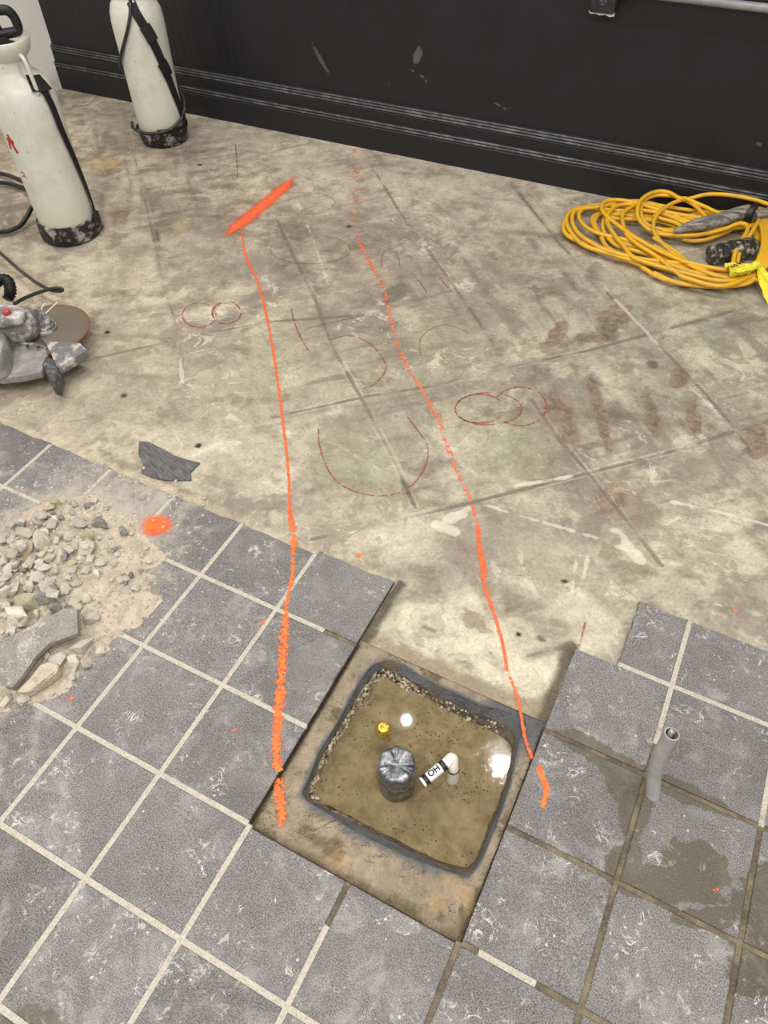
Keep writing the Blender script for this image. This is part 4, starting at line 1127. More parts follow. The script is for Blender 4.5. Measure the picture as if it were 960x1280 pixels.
def build_pit():
    N = 420
    th = np.linspace(-np.pi, np.pi, N, endpoint=False)
    c, s = np.cos(th), np.sin(th)
    x0, x1, y0, y1 = 0.2046, 0.6354, 0.2046, 0.664
    rx = np.where(c > 0, (x1 - CX) / np.maximum(c, 1e-6), (x0 - CX) / np.minimum(c, -1e-6))
    ry = np.where(s > 0, (y1 - CY) / np.maximum(s, 1e-6), (y0 - CY) / np.minimum(s, -1e-6))
    rO = np.minimum(rx, ry)
    rA = np.minimum(radial(PIT_TOP, th), rO - 0.012)
    rC = np.minimum(radial(PIT_WATER, th), rA - 0.008)
    rB = rA + (rC - rA) * np.where(c < -0.55, 0.40, 0.52)
    mud, mud2, mud3 = np.array(lin(168, 152, 129)), np.array(lin(118, 102, 76)), np.array(lin(196, 158, 98))
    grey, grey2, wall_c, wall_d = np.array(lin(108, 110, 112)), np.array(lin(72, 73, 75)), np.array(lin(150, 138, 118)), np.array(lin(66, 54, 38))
    bed = np.array(lin(132, 112, 74))
    back = (s > 0.35)
    V, K = [], []

    def ring(r, z, colf):
        X, Y = CX + r * c, CY + r * s
        V.append(np.stack([X, Y, z(X, Y)], 1))
        K.append(np.clip(colf(X, Y), 0.01, 0.95))

    def m3(m, a, b):
        m = np.clip(m, 0, 1)[:, None]
        return a * (1 - m) + b * m
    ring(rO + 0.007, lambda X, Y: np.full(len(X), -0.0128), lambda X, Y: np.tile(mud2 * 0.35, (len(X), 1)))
    for k in range(13):
        f = k / 12
        r = rO + (rA - rO) * f

        def z(X, Y, f=f):
            front = sstep(0.36, 0.24, Y)
            trench = -0.009 * sstep(0.16, 0.0, f) * (Y < 0.64)
            return -0.0135 + trench - 0.0035 * f + 0.020 * front * (fbm(X * 1.0 + Y, Y * 2.0 - X, 26.0, 4, 41) - 0.5) * (f > 0.05) * (f < 0.97) + 0.003 * (fbm(X, Y, 60.0, 3, 42) - 0.5) * (f < 0.97)

        def cf(X, Y, f=f):
            q = mud[None, :] * (0.50 + 0.86 * fbm(X, Y, 30.0, 6, 43, 0.65))[:, None]
            edge = np.maximum(sstep(0.30, 0.02, f + 0.45 * (fbm(X, Y, 24.0, 4, 44) - 0.5)) * (Y < 0.64), sstep(0.56, 0.64, fbm(X, Y, 18.0, 5, 45, 0.65)))
            q = m3(edge * 0.9, q, mud2 * 0.85)
            q = m3(sstep(0.60, 0.70, fbm(X + Y, Y - X * 0.4, 16.0, 4, 46)) * sstep(0.40, 0.25, Y) * 0.35, q, mud3)
            q = m3(sstep(0.8, 1.0, f + 0.3 * (fbm(X, Y, 40.0, 3, 47) - 0.5)), q, grey)
            q = m3(sstep(0.05, 0.0, np.hypot((X - 0.58) * 0.9, Y - 0.63) - 0.045 - 0.05 * (fbm(X, Y, 25.0, 4, 49) - 0.5)), q, grey * 0.85)
            return m3((f < 0.04) * (Y < 0.64) * np.ones_like(X), q, mud2 * 0.35)  # trench border painted near-black: grime plus the shade of the gap
        ring(r, z, cf)
    for k in range(1, 9):
        f = k / 8

        def z(X, Y, f=f):
            return -0.0170 - 0.020 * f + 0.004 * (fbm(X, Y, 38.0, 4, 51) - 0.5)

        def cf(X, Y, f=f):
            q = m3(fbm(X, Y, 34.0, 5, 52), grey2[None, :], grey[None, :] * 1.1)
            return m3(sstep(0.62, 0.72, fbm(X, Y, 22.0, 4, 53)), q, mud2)
        ring(rA + (rB - rA) * f, z, cf)
    for k in range(1, 13):
        f = k / 12

        def z(X, Y, f=f):
            return np.full(len(X), -0.0370 - 0.028 * f)

        def cf(X, Y, f=f):
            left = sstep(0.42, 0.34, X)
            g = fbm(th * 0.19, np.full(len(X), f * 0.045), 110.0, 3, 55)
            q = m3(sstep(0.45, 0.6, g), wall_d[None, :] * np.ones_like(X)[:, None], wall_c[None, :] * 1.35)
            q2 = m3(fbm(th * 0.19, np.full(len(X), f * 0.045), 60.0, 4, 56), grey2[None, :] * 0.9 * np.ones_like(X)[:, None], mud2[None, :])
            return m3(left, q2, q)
        ring(rB + (rC - rB) * f + 0.011 * (fbm(th * 0.19, np.full(N, f * 0.045), 90.0, 3, 59) - 0.5) * math.sin(f * math.pi), z, cf)
    for f, zz in ((0.94, -0.080), (0.86, -0.096), (0.7, -0.102), (0.5, -0.104), (0.3, -0.105), (0.1, -0.105)):
        ring(rC * f, lambda X, Y, zz=zz: zz + 0.004 * (fbm(X, Y, 30.0, 4, 57) - 0.5),
             lambda X, Y: m3(sstep(0.5, 0.7, fbm(X, Y, 20.0, 4, 58)), bed[None, :] * np.ones_like(X)[:, None], mud2[None, :]))
    n = len(V)
    co = np.vstack(V + [[[CX, CY, -0.105]]])
    kk = np.vstack(K + [bed[None, :]])
    F = []
    for r in range(n - 1):
        for i in range(N):
            j = (i + 1) % N
            F.append((r * N + i, (r + 1) * N + i, (r + 1) * N + j, r * N + j))
    for i in range(N):
        F.append(((n - 1) * N + i, n * N, (n - 1) * N + (i + 1) % N))
    me = bpy.data.meshes.new('pit')
    me.from_pydata(co.tolist(), [], F)
    me.update()
    at = me.color_attributes.new('tone', 'FLOAT_COLOR', 'POINT')
    at.data.foreach_set('color', np.hstack([kk, np.ones((len(kk), 1))]).ravel())
    t = NT('wet_mortar_bed')
    p = t.pos()
    cc = t.n('ShaderNodeAttribute', attribute_name='tone').outputs['Color']
    n1 = t.noise(p, 240.0, 5.0, 0.7)
    n2 = t.noise(p, 70.0, 5.0, 0.65)
    cc = t.mix(1.0, cc, t.math('ADD', t.remap(n1, 0.25, 0.75, 0.78, 1.14, False), t.remap(n2, 0.3, 0.7, -0.10, 0.12, False)), 'MULTIPLY')
    sx = t.n('ShaderNodeSeparateXYZ')
    t.link(p, sx.inputs[0])
    # cracks and drag marks in the half-dry mortar
    rim = t.remap(sx.outputs[2], -0.026, -0.020)
    for sc_, wd_, rot_, op_ in ((14.0, 0.016, 0.7, 0.75), (22.0, 0.012, -0.3, 0.6)):
        q = t.noise(t.mapping(p, rot=(0, 0, rot_), scale=(1.0, 0.45, 1.0)), sc_, 4.0, 0.6, 0.6)
        ln = t.math('MULTIPLY', t.remap(t.math('ABSOLUTE', t.math('SUBTRACT', q, 0.5)), wd_ * 0.3, wd_, 1.0, 0.0), t.remap(t.noise(p, 16.0, 3.0), 0.46, 0.58))
        cc = t.mix(t.math('MULTIPLY', t.math('MULTIPLY', ln, rim), op_), cc, lin(84, 70, 50))
    t.set(cc, t.remap(sx.outputs[2], -0.062, -0.022, 0.16, 0.62))
    t.bump(t.math('ADD', n1, t.math('MULTIPLY', n2, 3.0)), 0.8, 0.0045)
    o = mesh_obj('pit', me, t.m, floor, True)
    o['label'] = 'square pit cut in the floor with a muddy mortar rim'
    # stones of the mortar bed laid bare along the cut walls
    gv, gf = [], []
    rr = random.Random(12)
    pv = [(0, 0, 0.6), (0.5, 0.1, 0.1), (0.1, 0.5, 0.12), (-0.5, 0.15, 0.1), (0.05, -0.5, 0.05), (-0.1, 0.1, -0.5)]
    pf = [(0, 1, 2), (0, 2, 3), (0, 3, 4), (0, 4, 1), (5, 2, 1), (5, 3, 2), (5, 4, 3), (5, 1, 4)]
    for q in range(520):
        a = rr.uniform(2.0, 3.9) if q < 440 else rr.uniform(0.9, 2.1)
        a = (a + math.pi) % (2 * math.pi) - math.pi
        k = int((a + math.pi) / (2 * math.pi) * N) % N
        f = rr.uniform(0.15, 1.0)
        r_ = rB[k] + (rC[k] - rB[k]) * f - 0.001
        sz = rr.uniform(0.003, 0.010)
        ang = rr.uniform(0, 6.28)
        b0 = len(gv)
        for (x_, y_, z_) in pv:
            x_, y_, z_ = x_ * rr.uniform(0.7, 1.3), y_ * rr.uniform(0.7, 1.3), z_ * rr.uniform(0.7, 1.2)
            gv.append((CX + r_ * c[k] + sz * (x_ * math.cos(ang) - y_ * math.sin(ang)), CY + r_ * s[k] + sz * (x_ * math.sin(ang) + y_ * math.cos(ang)), -0.037 - 0.028 * f + sz * z_))
        gf += [tuple(i + b0 for i in t_) for t_ in pf]
    ag = pydata('aggregate', gv, gf, simple('bare_aggregate', lin(120, 106, 84), 0.35, lin(206, 194, 172), 55.0, 0.42, 0.6, coords='pos'), o)
    ag['kind'] = 'stuff'
    # the water that stands in it
    wz = -0.060
    R2 = rC + 0.003
    nr = 14
    W = []
    for k in range(nr):
        f = 1 - k / nr
        W.append(np.stack([CX + R2 * f * c, CY + R2 * f * s, np.full(N, wz)], 1))
    co = np.vstack(W + [[[CX, CY, wz]]])
    F = []
    for r in range(nr - 1):
        for i in range(N):
            j = (i + 1) % N
            F.append((r * N + i, r * N + j, (r + 1) * N + j, (r + 1) * N + i))
    for i in range(N):
        F.append(((nr - 1) * N + i, (nr - 1) * N + (i + 1) % N, nr * N))
    t = NT('muddy_water')
    p = t.pos()
    n1 = t.noise(p, 20.0, 7.0, 0.72, 0.5)
    n2 = t.noise(p, 60.0, 6.0, 0.7)
    c1 = t.mix(t.remap(n1, 0.30, 0.70), lin(114, 99, 70), lin(150, 134, 102))
    c1 = t.mix(t.math('MULTIPLY', t.remap(n2, 0.45, 0.75), 0.3), c1, lin(176, 158, 118))
    spk = t.voro(p, 110.0)
    c1 = t.mix(t.math('MULTIPLY', t.remap(spk, 0.16, 0.24, 1.0, 0.0), t.math('MULTIPLY', t.remap(t.noise(p, 16.0, 3.0), 0.46, 0.56), 0.85)), c1, lin(74, 44, 18))
    scum = t.blob(p, 0.575, 0.515, 0.055, 0.075, 0.0, t.math('MULTIPLY', t.math('SUBTRACT', n2, 0.5), 1.6), 0.25)
    b = t.b
    t.set(c1, 0.03, IOR=1.33)
    wav = t.math('MULTIPLY', t.noise(p, 110.0, 3.0, 0.6), scum)
    t.bump(wav, 0.10, 0.0012)
    tr = t.n('ShaderNodeBsdfTransparent')
    tr.inputs['Color'].default_value = (0.80, 0.70, 0.50, 1)
    mx = t.n('ShaderNodeMixShader')
    mx.inputs[0].default_value = 0.80
    t.link(tr.outputs[0], mx.inputs[1])
    t.link(b.outputs[0], mx.inputs[2])
    t.link(mx.outputs[0], t.out.inputs['Surface'])
    o = pydata('muddy_water', co.tolist(), F, t.m, None, True)
    tag(o, 'shallow brown muddy water standing in the square pit', 'water')
    o['kind'] = 'stuff'
    return rC, th


build_pit()

# ------------------------------------------------------------------ paint on the floor
def m_paint(name, col, col2, edge, ragged, scale=95.0, fine=0.35, dens=1.0, fade=0.02, gate=None):
    """thin sprayed paint; the uv runs 0..1 across the stroke"""
    t = NT(name)
    p = t.pos()
    uv = t.n('ShaderNodeTexCoord').outputs['UV']
    sx = t.n('ShaderNodeSeparateXYZ')
    t.link(uv, sx.inputs[0])
    d = t.math('ABSOLUTE', t.math('SUBTRACT', t.math('MULTIPLY', sx.outputs[0], 2.0), 1.0))
    v = t.math('ABSOLUTE', t.math('SUBTRACT', t.math('MULTIPLY', sx.outputs[1], 2.0), 1.0))
    d = t.math('ADD', d, t.remap(v, 1.0 - fade, 1.0, 0.0, 0.6))
    w = t.math('MULTIPLY', t.math('SUBTRACT', t.noise(p, scale, 5.0, 0.7), 0.5), ragged)
    w2 = t.math('MULTIPLY', t.math('SUBTRACT', t.noise(p, 900.0, 2.0, 0.6), 0.5), fine)
    e = t.math('ADD', t.math('ADD', d, w), w2)
    a = t.remap(e, 0.62 - edge, 0.62 + edge, 1.0, 0.0)
    a = t.math('MULTIPLY', a, dens)
    if gate:
        a = t.math('MULTIPLY', a, t.remap(t.noise(p, gate[0], 4.0, 0.65), gate[1], gate[2]))
    n = t.noise(p, 70.0, 4.0, 0.6)
    t.set(t.mix(t.remap(n, 0.35, 0.65), col, col2), 0.55)
    t.put(t.b.inputs['Alpha'], a)
    return t.m


ORANGE = m_paint('orange_spray_paint', lin(252, 98, 30), lin(250, 122, 44), 0.12, 3.6, 110.0, 0.6, 1.0, 0.02, (120.0, 0.36, 0.46))
ORANGE_LINE = m_paint('orange_marking_line', lin(250, 92, 36), lin(246, 112, 60), 0.16, 2.2, 75.0, 0.7, 1.0, 0.02, (90.0, 0.34, 0.44))
ORANGE_THIN = m_paint('thin_orange_paint', lin(248, 110, 66), lin(244, 128, 88), 0.25, 4.0, 60.0, 1.0, 0.92, 0.02, (75.0, 0.44, 0.53))
ORANGE_SOFT = m_paint('soft_orange_overspray', lin(252, 96, 46), lin(250, 118, 78), 0.45, 1.0, 40.0, 1.1, 1.0, 0.35)
ORANGE_DOT = m_paint('orange_sprayed_dot', lin(255, 98, 26), lin(253, 108, 40), 0.32, 0.6, 40.0, 0.8)
ORANGE_HAZE = m_paint('faint_orange_overspray', lin(244, 120, 88), lin(240, 134, 104), 0.35, 3.6, 60.0, 1.2, 0.55, 0.02, (28.0, 0.50, 0.60))
RED_CRAYON = m_paint('red_crayon', lin(160, 66, 54), lin(168, 86, 72), 0.45, 2.4, 120.0, 1.2, 0.75, 0.02, (40.0, 0.36, 0.52))
RED_FAINT = m_paint('faint_red_crayon', lin(138, 74, 60), lin(150, 92, 76), 0.45, 2.4, 120.0, 1.2, 0.42)


def ribbon(name, pts, width, z, mat, label=None, step=6, widths=None):
    sp = spline(pts, step)
    n = len(sp)
    V, F, U = [], [], []
    L = 0.0
    for i, p in enumerate(sp):
        t = sp[min(i + 1, n - 1)] - sp[max(i - 1, 0)]
        t = t / max(np.hypot(*t), 1e-9)
        w = width
        if widths is not None:
            w = float(np.interp(i / (n - 1), np.linspace(0, 1, len(widths)), widths))
        nx, ny = -t[1] * w / 2, t[0] * w / 2
        V += [(p[0] + nx, p[1] + ny, z), (p[0] - nx, p[1] - ny, z)]
        U.append(i / (n - 1))
    F = [(2 * i, 2 * i + 1, 2 * i + 3, 2 * i + 2) for i in range(n - 1)]
    me = bpy.data.meshes.new(name)
    me.from_pydata(V, [], F)
    me.update()
    uv = me.uv_layers.new(name='UVMap')
    for poly in me.polygons:
        for li in poly.loop_indices:
            vi = me.loops[li].vertex_index
            uv.data[li].uv = (vi % 2, U[vi // 2])
    o = mesh_obj(name, me, mat, floor)
    if label:
        o['label'] = label
    return o


def disc_mark(name, x, y, rx, ry, rot, z, mat, label=None):
    """a round sprayed dot: concentric rings, uv goes from the middle (0.5) to the rim (1)"""
    V, F, U = [(x, y, z)], [], [0.5]
    seg = 28
    c, s = math.cos(rot), math.sin(rot)
    for k, f in enumerate((0.4, 0.75, 1.0)):
        for q in range(seg):
            a = 2 * math.pi * q / seg
            px, py = rx * f * math.cos(a), ry * f * math.sin(a)
            V.append((x + px * c - py * s, y + px * s + py * c, z))
            U.append(0.5 + 0.5 * f)
    for q in range(seg):
        F.append((0, 1 + q, 1 + (q + 1) % seg))
        for k in range(2):
            a, b = 1 + k * seg, 1 + (k + 1) * seg
            F.append((a + q, b + q, b + (q + 1) % seg, a + (q + 1) % seg))
    me = bpy.data.meshes.new(name)
    me.from_pydata(V, [], F)
    me.update()
    uv = me.uv_layers.new(name='UVMap')
    for poly in me.polygons:
        for li in poly.loop_indices:
            uv.data[li].uv = (U[me.loops[li].vertex_index], 0.5)
    o = mesh_obj(name, me, mat, floor)
    if label:
        o['label'] = label
    return o


ZC = -0.0125 + 0.0011       # on the slab
ZT = 0.0011                 # on the tiles
ZM = -0.0110                # on the mud
ribbon('paint_line', LINE_A, 0.012, ZC, ORANGE_LINE, 'orange spray line across the bare concrete towards the tiles', 6,
       [0.006, 0.012, 0.010, 0.011, 0.011, 0.011, 0.011, 0.012, 0.011, 0.011, 0.011, 0.020, 0.030])
ribbon('paint_line', LINE_A_TILE + [(0.191, 0.334), (0.2048, 0.315)], 0.016, ZT, ORANGE, 'orange spray line over grey tiles beside the pit', 6,
       [0.024, 0.012, 0.013, 0.012, 0.030, 0.024, 0.030, 0.026, 0.027, 0.025, 0.024])
ribbon('paint_line', [(0.2065, 0.310)] + LINE_A_MUD[3:], 0.026, ZM, ORANGE, 'ragged orange paint on the muddy rim of the pit')
ribbon('paint_line', LINE_B, 0.014, ZC, ORANGE_THIN, 'broken orange spray line down to the pit', 6,
       [0.016, 0.018, 0.020, 0.016, 0.016, 0.014, 0.018, 0.018, 0.018, 0.016, 0.016, 0.015, 0.013, 0.013, 0.020, 0.018, 0.012, 0.012, 0.010])
ribbon('paint_line', LINE_B[13:], 0.010, ZC + 0.0003, ORANGE_LINE, None, 6, [0.010, 0.018, 0.016, 0.009, 0.008, 0.009])
ribbon('paint_line', LINE_B_MUD, 0.010, ZM + 0.0015, ORANGE_LINE, 'orange paint over the mud at the corner of the pit')
ribbon('paint_line', LINE_B_TILE, 0.016, ZT, ORANGE, 'short hooked orange paint mark on the tile right of the pit')
ribbon('paint_line', LINE_B_FAINT, 0.030, ZC, ORANGE_HAZE, 'faint orange overspray near the dark wall')
ribbon('paint_stroke', STROKE, 0.078, ZC + 0.0002, ORANGE_SOFT, 'broad soft orange spray stroke on the concrete', 8, [0.06, 0.075, 0.08, 0.08, 0.075, 0.05])
disc_mark('paint_dot', DOT_BIG[0][0], DOT_BIG[0][1], 0.050, 0.044, 0.3, ZT + 0.0006, ORANGE_DOT, 'bright orange sprayed dot beside the rubble')
for (px, py) in DOTS_TILE:
    disc_mark('paint_dot', px, py, 0.010, 0.008, 0.3, ZT, ORANGE_THIN)
for (px, py) in DOTS_CON:
    disc_mark('paint_dot', px, py, 0.011, 0.009, 0.3, ZC, ORANGE_THIN)
for i, pts in enumerate(RED):
    faint = i in (8, 9, 10, 15, 16)
    ribbon('crayon_mark', pts, 0.0062 if not faint else 0.0058, ZC + 0.0004, RED_FAINT if faint else RED_CRAYON, None, 5)

# ------------------------------------------------------------------ objects: materials
POLY = NT('dusty_cream_plastic')
p = POLY.obj()
n = POLY.noise(p, 9.0, 6.0, 0.7)
c = POLY.mix(POLY.remap(n, 0.35, 0.7), lin(216, 216, 203), lin(198, 198, 184))
sz = POLY.n('ShaderNodeSeparateXYZ')
POLY.link(p, sz.inputs[0])
grime = POLY.remap(POLY.math('ADD', sz.outputs[2], POLY.math('MULTIPLY', n, 0.30)), 0.16, 0.34, 1.0, 0.0)
c = POLY.mix(POLY.math('MULTIPLY', grime, 0.35), c, lin(188, 174, 140))
st = POLY.voro(p, 22.0)
c = POLY.mix(POLY.math('MULTIPLY', POLY.remap(st, 0.05, 0.09, 1.0, 0.0), 0.5), c, lin(140, 120, 88))
POLY.set(c, 0.42, Subsurface_Weight=0.15, Subsurface_Radius=(0.02, 0.02, 0.015))
CREAM = POLY.m
RUBBER = simple('scuffed_black_rubber', lin(26, 26, 27), 0.55, lin(168, 163, 154), 24.0, 0.50, 0.66, 0.2)
RUBBER2 = simple('black_rubber', lin(22, 22, 23), 0.45, lin(70, 68, 66), 30.0, 0.55, 0.8, 0.1)
WEB = simple('black_webbing', lin(20, 20, 22), 0.8, lin(58, 57, 57), 40.0, 0.55, 0.8, 0.3)
HOSE_M = simple('grey_black_hose', lin(38, 38, 38), 0.45, lin(92, 90, 84), 30.0, 0.5, 0.75)
REDPRINT = simple('red_print', lin(176, 24, 40), 0.5)
DUSTY_METAL = simple('dusty_cast_metal', lin(112, 110, 108), 0.6, lin(196, 191, 185), 20.0, 0.47, 0.62, 0.25)
DUSTY_GREY = simple('grey_dusty_guard', lin(120, 118, 115), 0.55, lin(158, 155, 150), 12.0, 0.42, 0.68, 0.15)
DARK_GREY = simple('dark_grey_clamp', lin(70, 71, 74), 0.5, lin(142, 140, 138), 40.0, 0.5, 0.7, 0.2)
RED_KNOB = simple('red_switch', lin(176, 74, 56), 0.5, lin(120, 56, 46), 60.0)
YELLOW = simple('yellow_cord_jacket', lin(226, 174, 34), 0.40, lin(204, 162, 72), 14.0, 0.45, 0.7)
TAPE_Y = simple('yellow_caution_tape', lin(238, 226, 40), 0.4, lin(214, 206, 70), 30.0, Transmission_Weight=0.0)
TAPE_K = simple('black_tape_print', lin(24, 22, 18), 0.5)
STEEL = simple('dirty_connector', lin(48, 46, 42), 0.4, lin(186, 178, 160), 40.0, 0.5, 0.68, 0.3)


def blade_mat():
    t = NT('worn_saw_blade')
    p = t.obj()
    d = t.length(t.mapping(p, scale=(1, 1, 1000.0)))
    n = t.noise(p, 30.0, 5.0, 0.7)
    rings = t.noise(t.n('ShaderNodeCombineXYZ').outputs[0], 1.0) if False else t.math('SINE', t.math('MULTIPLY', d, 900.0))
    c = t.mix(n, lin(104, 95, 84), lin(130, 120, 108))
    c = t.mix(t.math('MULTIPLY', t.remap(rings, -1.0, 1.0), 0.18), c, lin(96, 86, 74))
    rim = t.remap(t.math('ADD', d, t.math('MULTIPLY', n, 0.045)), 0.140, 0.150)
    c = t.mix(t.math('MULTIPLY', rim, 0.75), c, lin(128, 88, 52))
    t.set(c, 0.42, Metallic=0.35)
    return t.m


# ------------------------------------------------------------------ pump sprayers
def surf(a, z, r):
    return np.array([r * math.sin(a), -r * math.cos(a), z])


def tank_r(z):
    """outer radius of the tank over its height"""
    zs = [0.0, 0.03, 0.12, 0.30, 0.46, 0.50, 0.53, 0.55]
    rs = [0.092, 0.098, 0.099, 0.101, 0.103, 0.098, 0.080, 0.056]
    return float(np.interp(z, zs, rs))


def strap_data(path, width, off=0.002, thick=0.0025, rfun=tank_r, step=6):
    """webbing that lies on the tank: path of (angle in degrees, height)"""
    sp = spline([(R(a), z) for a, z in path], step)
    n = len(sp)
    V, F = [], []
    for i, (a, z) in enumerate(sp):
        a0, z0 = sp[max(i - 1, 0)]
        a1, z1 = sp[min(i + 1, n - 1)]
        r = rfun(z) + off
        du, dv = (a1 - a0) * r, (z1 - z0)
        L = math.hypot(du, dv) or 1.0
        wu, wv = -dv / L, du / L
        for sgn in (-1, 1):
            aa, zz = a + sgn * wu * width / 2 / r, z + sgn * wv * width / 2
            for o in (0.0, thick):
                V.append(surf(aa, zz, rfun(zz) + off + o))
    for i in range(n - 1):
        b, c = i * 4, (i + 1) * 4
        F += [(b + 1, b + 3, c + 3, c + 1), (b, c, c + 2, b + 2), (b, b + 1, c + 1, c), (b + 2, c + 2, c + 3, b + 3)]
    F += [(0, 2, 3, 1), (4 * n - 4, 4 * n - 3, 4 * n - 1, 4 * n - 2)]
    return V, F


def sprayer(x, y, label, boot_h, boot_r, lip):
    face = math.atan2(cam.location.y - y, cam.location.x - x) + math.pi / 2
    root = thing('pump_sprayer', label, 'sprayer', (x, y, -0.0120), face, 'pump sprayers on the concrete')
    prof = [(0.0 + 0.02, 0.004), (0.088, 0.005), (0.094, 0.02), (0.0985, 0.05), (0.099, 0.12), (0.101, 0.30), (0.103, 0.44), (0.1025, 0.465), (0.099, 0.495), (0.090, 0.520), (0.074, 0.540),
            (0.058, 0.550), (0.053, 0.562), (0.052, 0.590)]
    v, f = lathe_data(prof, 56)
    pydata('tank', v, f, CREAM, root, True, 50)
    # boot
    if lip:
        bp = [(0.094, -0.0005), (boot_r - 0.004, 0.0), (boot_r, 0.006), (boot_r + 0.004, boot_h - 0.012), (boot_r + 0.009, boot_h - 0.010), (boot_r + 0.010, boot_h), (boot_r + 0.002, boot_h + 0.001), (0.100, boot_h - 0.004), (0.100, 0.004)]
    else:
        bp = [(0.095, -0.0005), (boot_r - 0.007, 0.0), (boot_r - 0.001, 0.008), (boot_r, boot_h * 0.5), (boot_r - 0.004, boot_h), (0.100, boot_h + 0.002), (0.099, boot_h - 0.02)]
    v, f = lathe_data(bp, 56, False)
    pydata('boot', v, f, RUBBER, root, True, 40)
    return root


# sprayer beside the saw
s1 = sprayer(-1.588, 1.703, 'cream pump sprayer with a black D-shaped handle and red lettering', 0.070, 0.110, False)
dish = [(0.050, 0.585), (0.056, 0.592), (0.070, 0.606), (0.079, 0.628), (0.082, 0.646), (0.080, 0.648), (0.076, 0.632), (0.066, 0.614), (0.050, 0.604), (0.030, 0.602)]
v, f = lathe_data(dish, 48, False)
pydata('filling_funnel', v, f, CREAM, s1, True, 60)
v, f = lathe_data([(0.040, 0.596), (0.040, 0.622), (0.034, 0.628), (0.020, 0.632), (0.018, 0.650)], 20)
pydata('pump_cap', v, f, RUBBER2, s1, True, 40)
v, f = tube_data([(0, 0, 0.61), (0, 0, 0.675)], 0.009, 12)
pydata('pump_rod', v, f, RUBBER2, s1, True, 40)
loop = []
hw, hz0, hz1 = 0.056, 0.654, 0.712
for (hx, hz) in ((-hw + 0.012, hz0), (0, hz0), (hw - 0.012, hz0), (hw - 0.003, hz0 + 0.006), (hw, hz0 + 0.020), (hw - 0.004, hz1 - 0.016), (hw - 0.018, hz1), (0, hz1 + 0.003), (-hw + 0.018, hz1), (-hw + 0.004, hz1 - 0.016), (-hw, hz0 + 0.020), (-hw + 0.003, hz0 + 0.006), (-hw + 0.012, hz0)):
    loop.append((hx, 0, hz))
v, f = tube_data(spline(loop, 4), 0.0115, 10, 1.25)
pydata('pump_handle', v, f, RUBBER2, s1, True, 50)
for a in (28, 208):
    path = [surf(R(a), 0.612, 0.066), surf(R(a), 0.600, 0.084), surf(R(a), 0.565, 0.092), surf(R(a), 0.530, 0.096), surf(R(a), 0.500, 0.096)]
    v, f = tube_data(spline(path, 5), [0.0065] * 21, 8)
    pydata('carry_lug', v, f, CREAM, s1, True)
v, f = strap_data([(34, 0.535), (40, 0.515), (44, 0.46), (48, 0.38), (58, 0.28), (70, 0.17), (80, 0.085), (84, 0.03)], 0.024, 0.006)
pydata('shoulder_strap', v, f, WEB, s1, True, 40)
v, f = strap_data([(22, 0.535), (40, 0.528), (60, 0.522)], 0.040, 0.010, 0.004)
pydata('strap_end', v, f, WEB, s1, True, 40)
# fold of tape at the boot
v, f = strap_data([(56, 0.070), (72, 0.050), (88, 0.030), (100, 0.012)], 0.050, 0.013, 0.004, lambda z: 0.099)
pydata('boot_patch', v, f, RUBBER, s1, True, 40)
# what is left in view of the red lettering
strokes = [[(-67, 0.376), (-59, 0.370), (-50, 0.370)], [(-59.5, 0.392), (-56, 0.366), (-50, 0.334)], [(-62, 0.370), (-68, 0.343)]]
for q, st_ in enumerate(strokes):
    v, f = strap_data(st_, (0.013, 0.011, 0.011)[q], 0.0006, 0.0004)
    pydata('red_letter', v, f, REDPRINT, s1)
for st_ in ([(-66, 0.262), (-60, 0.268), (-55, 0.260)], [(-64, 0.250), (-58, 0.256), (-53, 0.248)]):
    v, f = strap_data(st_, 0.0035, 0.0006, 0.0004)
    pydata('red_letter', v, f, REDPRINT, s1)


def world_part(name, datas, mat, root, smooth=True, ang=40):
    """a part measured in room coordinates, hung under a thing"""
    v, f = join(datas)
    m = (Matrix.Translation(root.location) @ root.rotation_euler.to_matrix().to_4x4()).inverted()
    v = [tuple(m @ Vector(q)) for q in v]
    return pydata(name, v, f, mat, root, smooth, ang)


world_part('hose', [tube_data(spline(HOSE, 7), 0.0085, 8), tube_data(spline(HOSE2, 7), 0.0085, 8)], RUBBER2, s1)

# sprayer against the dark wall
s2 = sprayer(-1.776, 2.505, 'cream pump sprayer wrapped in a black strap before the dark wall', 0.062, 0.102, True)
v, f = lathe_data([(0.054, 0.548), (0.066, 0.556), (0.082, 0.575), (0.088, 0.600), (0.086, 0.602), (0.078, 0.580), (0.060, 0.566), (0.03, 0.564)], 48, False)
pydata('filling_funnel', v, f, HOSE_M, s2, True, 60)
v, f = lathe_data([(0.036, 0.562), (0.036, 0.590), (0.030, 0.598), (0.010, 0.600)], 20)
pydata('pump_cap', v, f, RUBBER2, s2, True, 40)
v, f = tube_data([(0, 0, 0.58), (0, 0, 0.645)], 0.009, 12)
pydata('pump_rod', v, f, RUBBER2, s2, True, 40)
v, f = tube_data(spline([(a, b, c - 0.035) for a, b, c in loop], 4), 0.0115, 10, 1.25)
pydata('pump_handle', v, f, RUBBER2, s2, True, 50)
v, f = strap_data([(-6, 0.540), (2, 0.50), (14, 0.445), (27, 0.37), (38, 0.29), (50, 0.205), (62, 0.13), (70, 0.085)], 0.034, 0.004)
pydata('shoulder_strap', v, f, WEB, s2, True, 40)
for (a, z) in ((16.5, 0.437), (36.5, 0.302)):
    v, f = strap_data([(a - 6, z + 0.028), (a, z), (a + 5, z - 0.028)], 0.044, 0.006, 0.006)
    pydata('strap_buckle', v, f, RUBBER2, s2, False)
v, f = strap_data([(74, 0.14), (76, 0.09), (60, 0.062), (36, 0.060), (8, 0.066), (-14, 0.066)], 0.030, 0.006, 0.004)
pydata('strap_end', v, f, WEB, s2, True, 40)
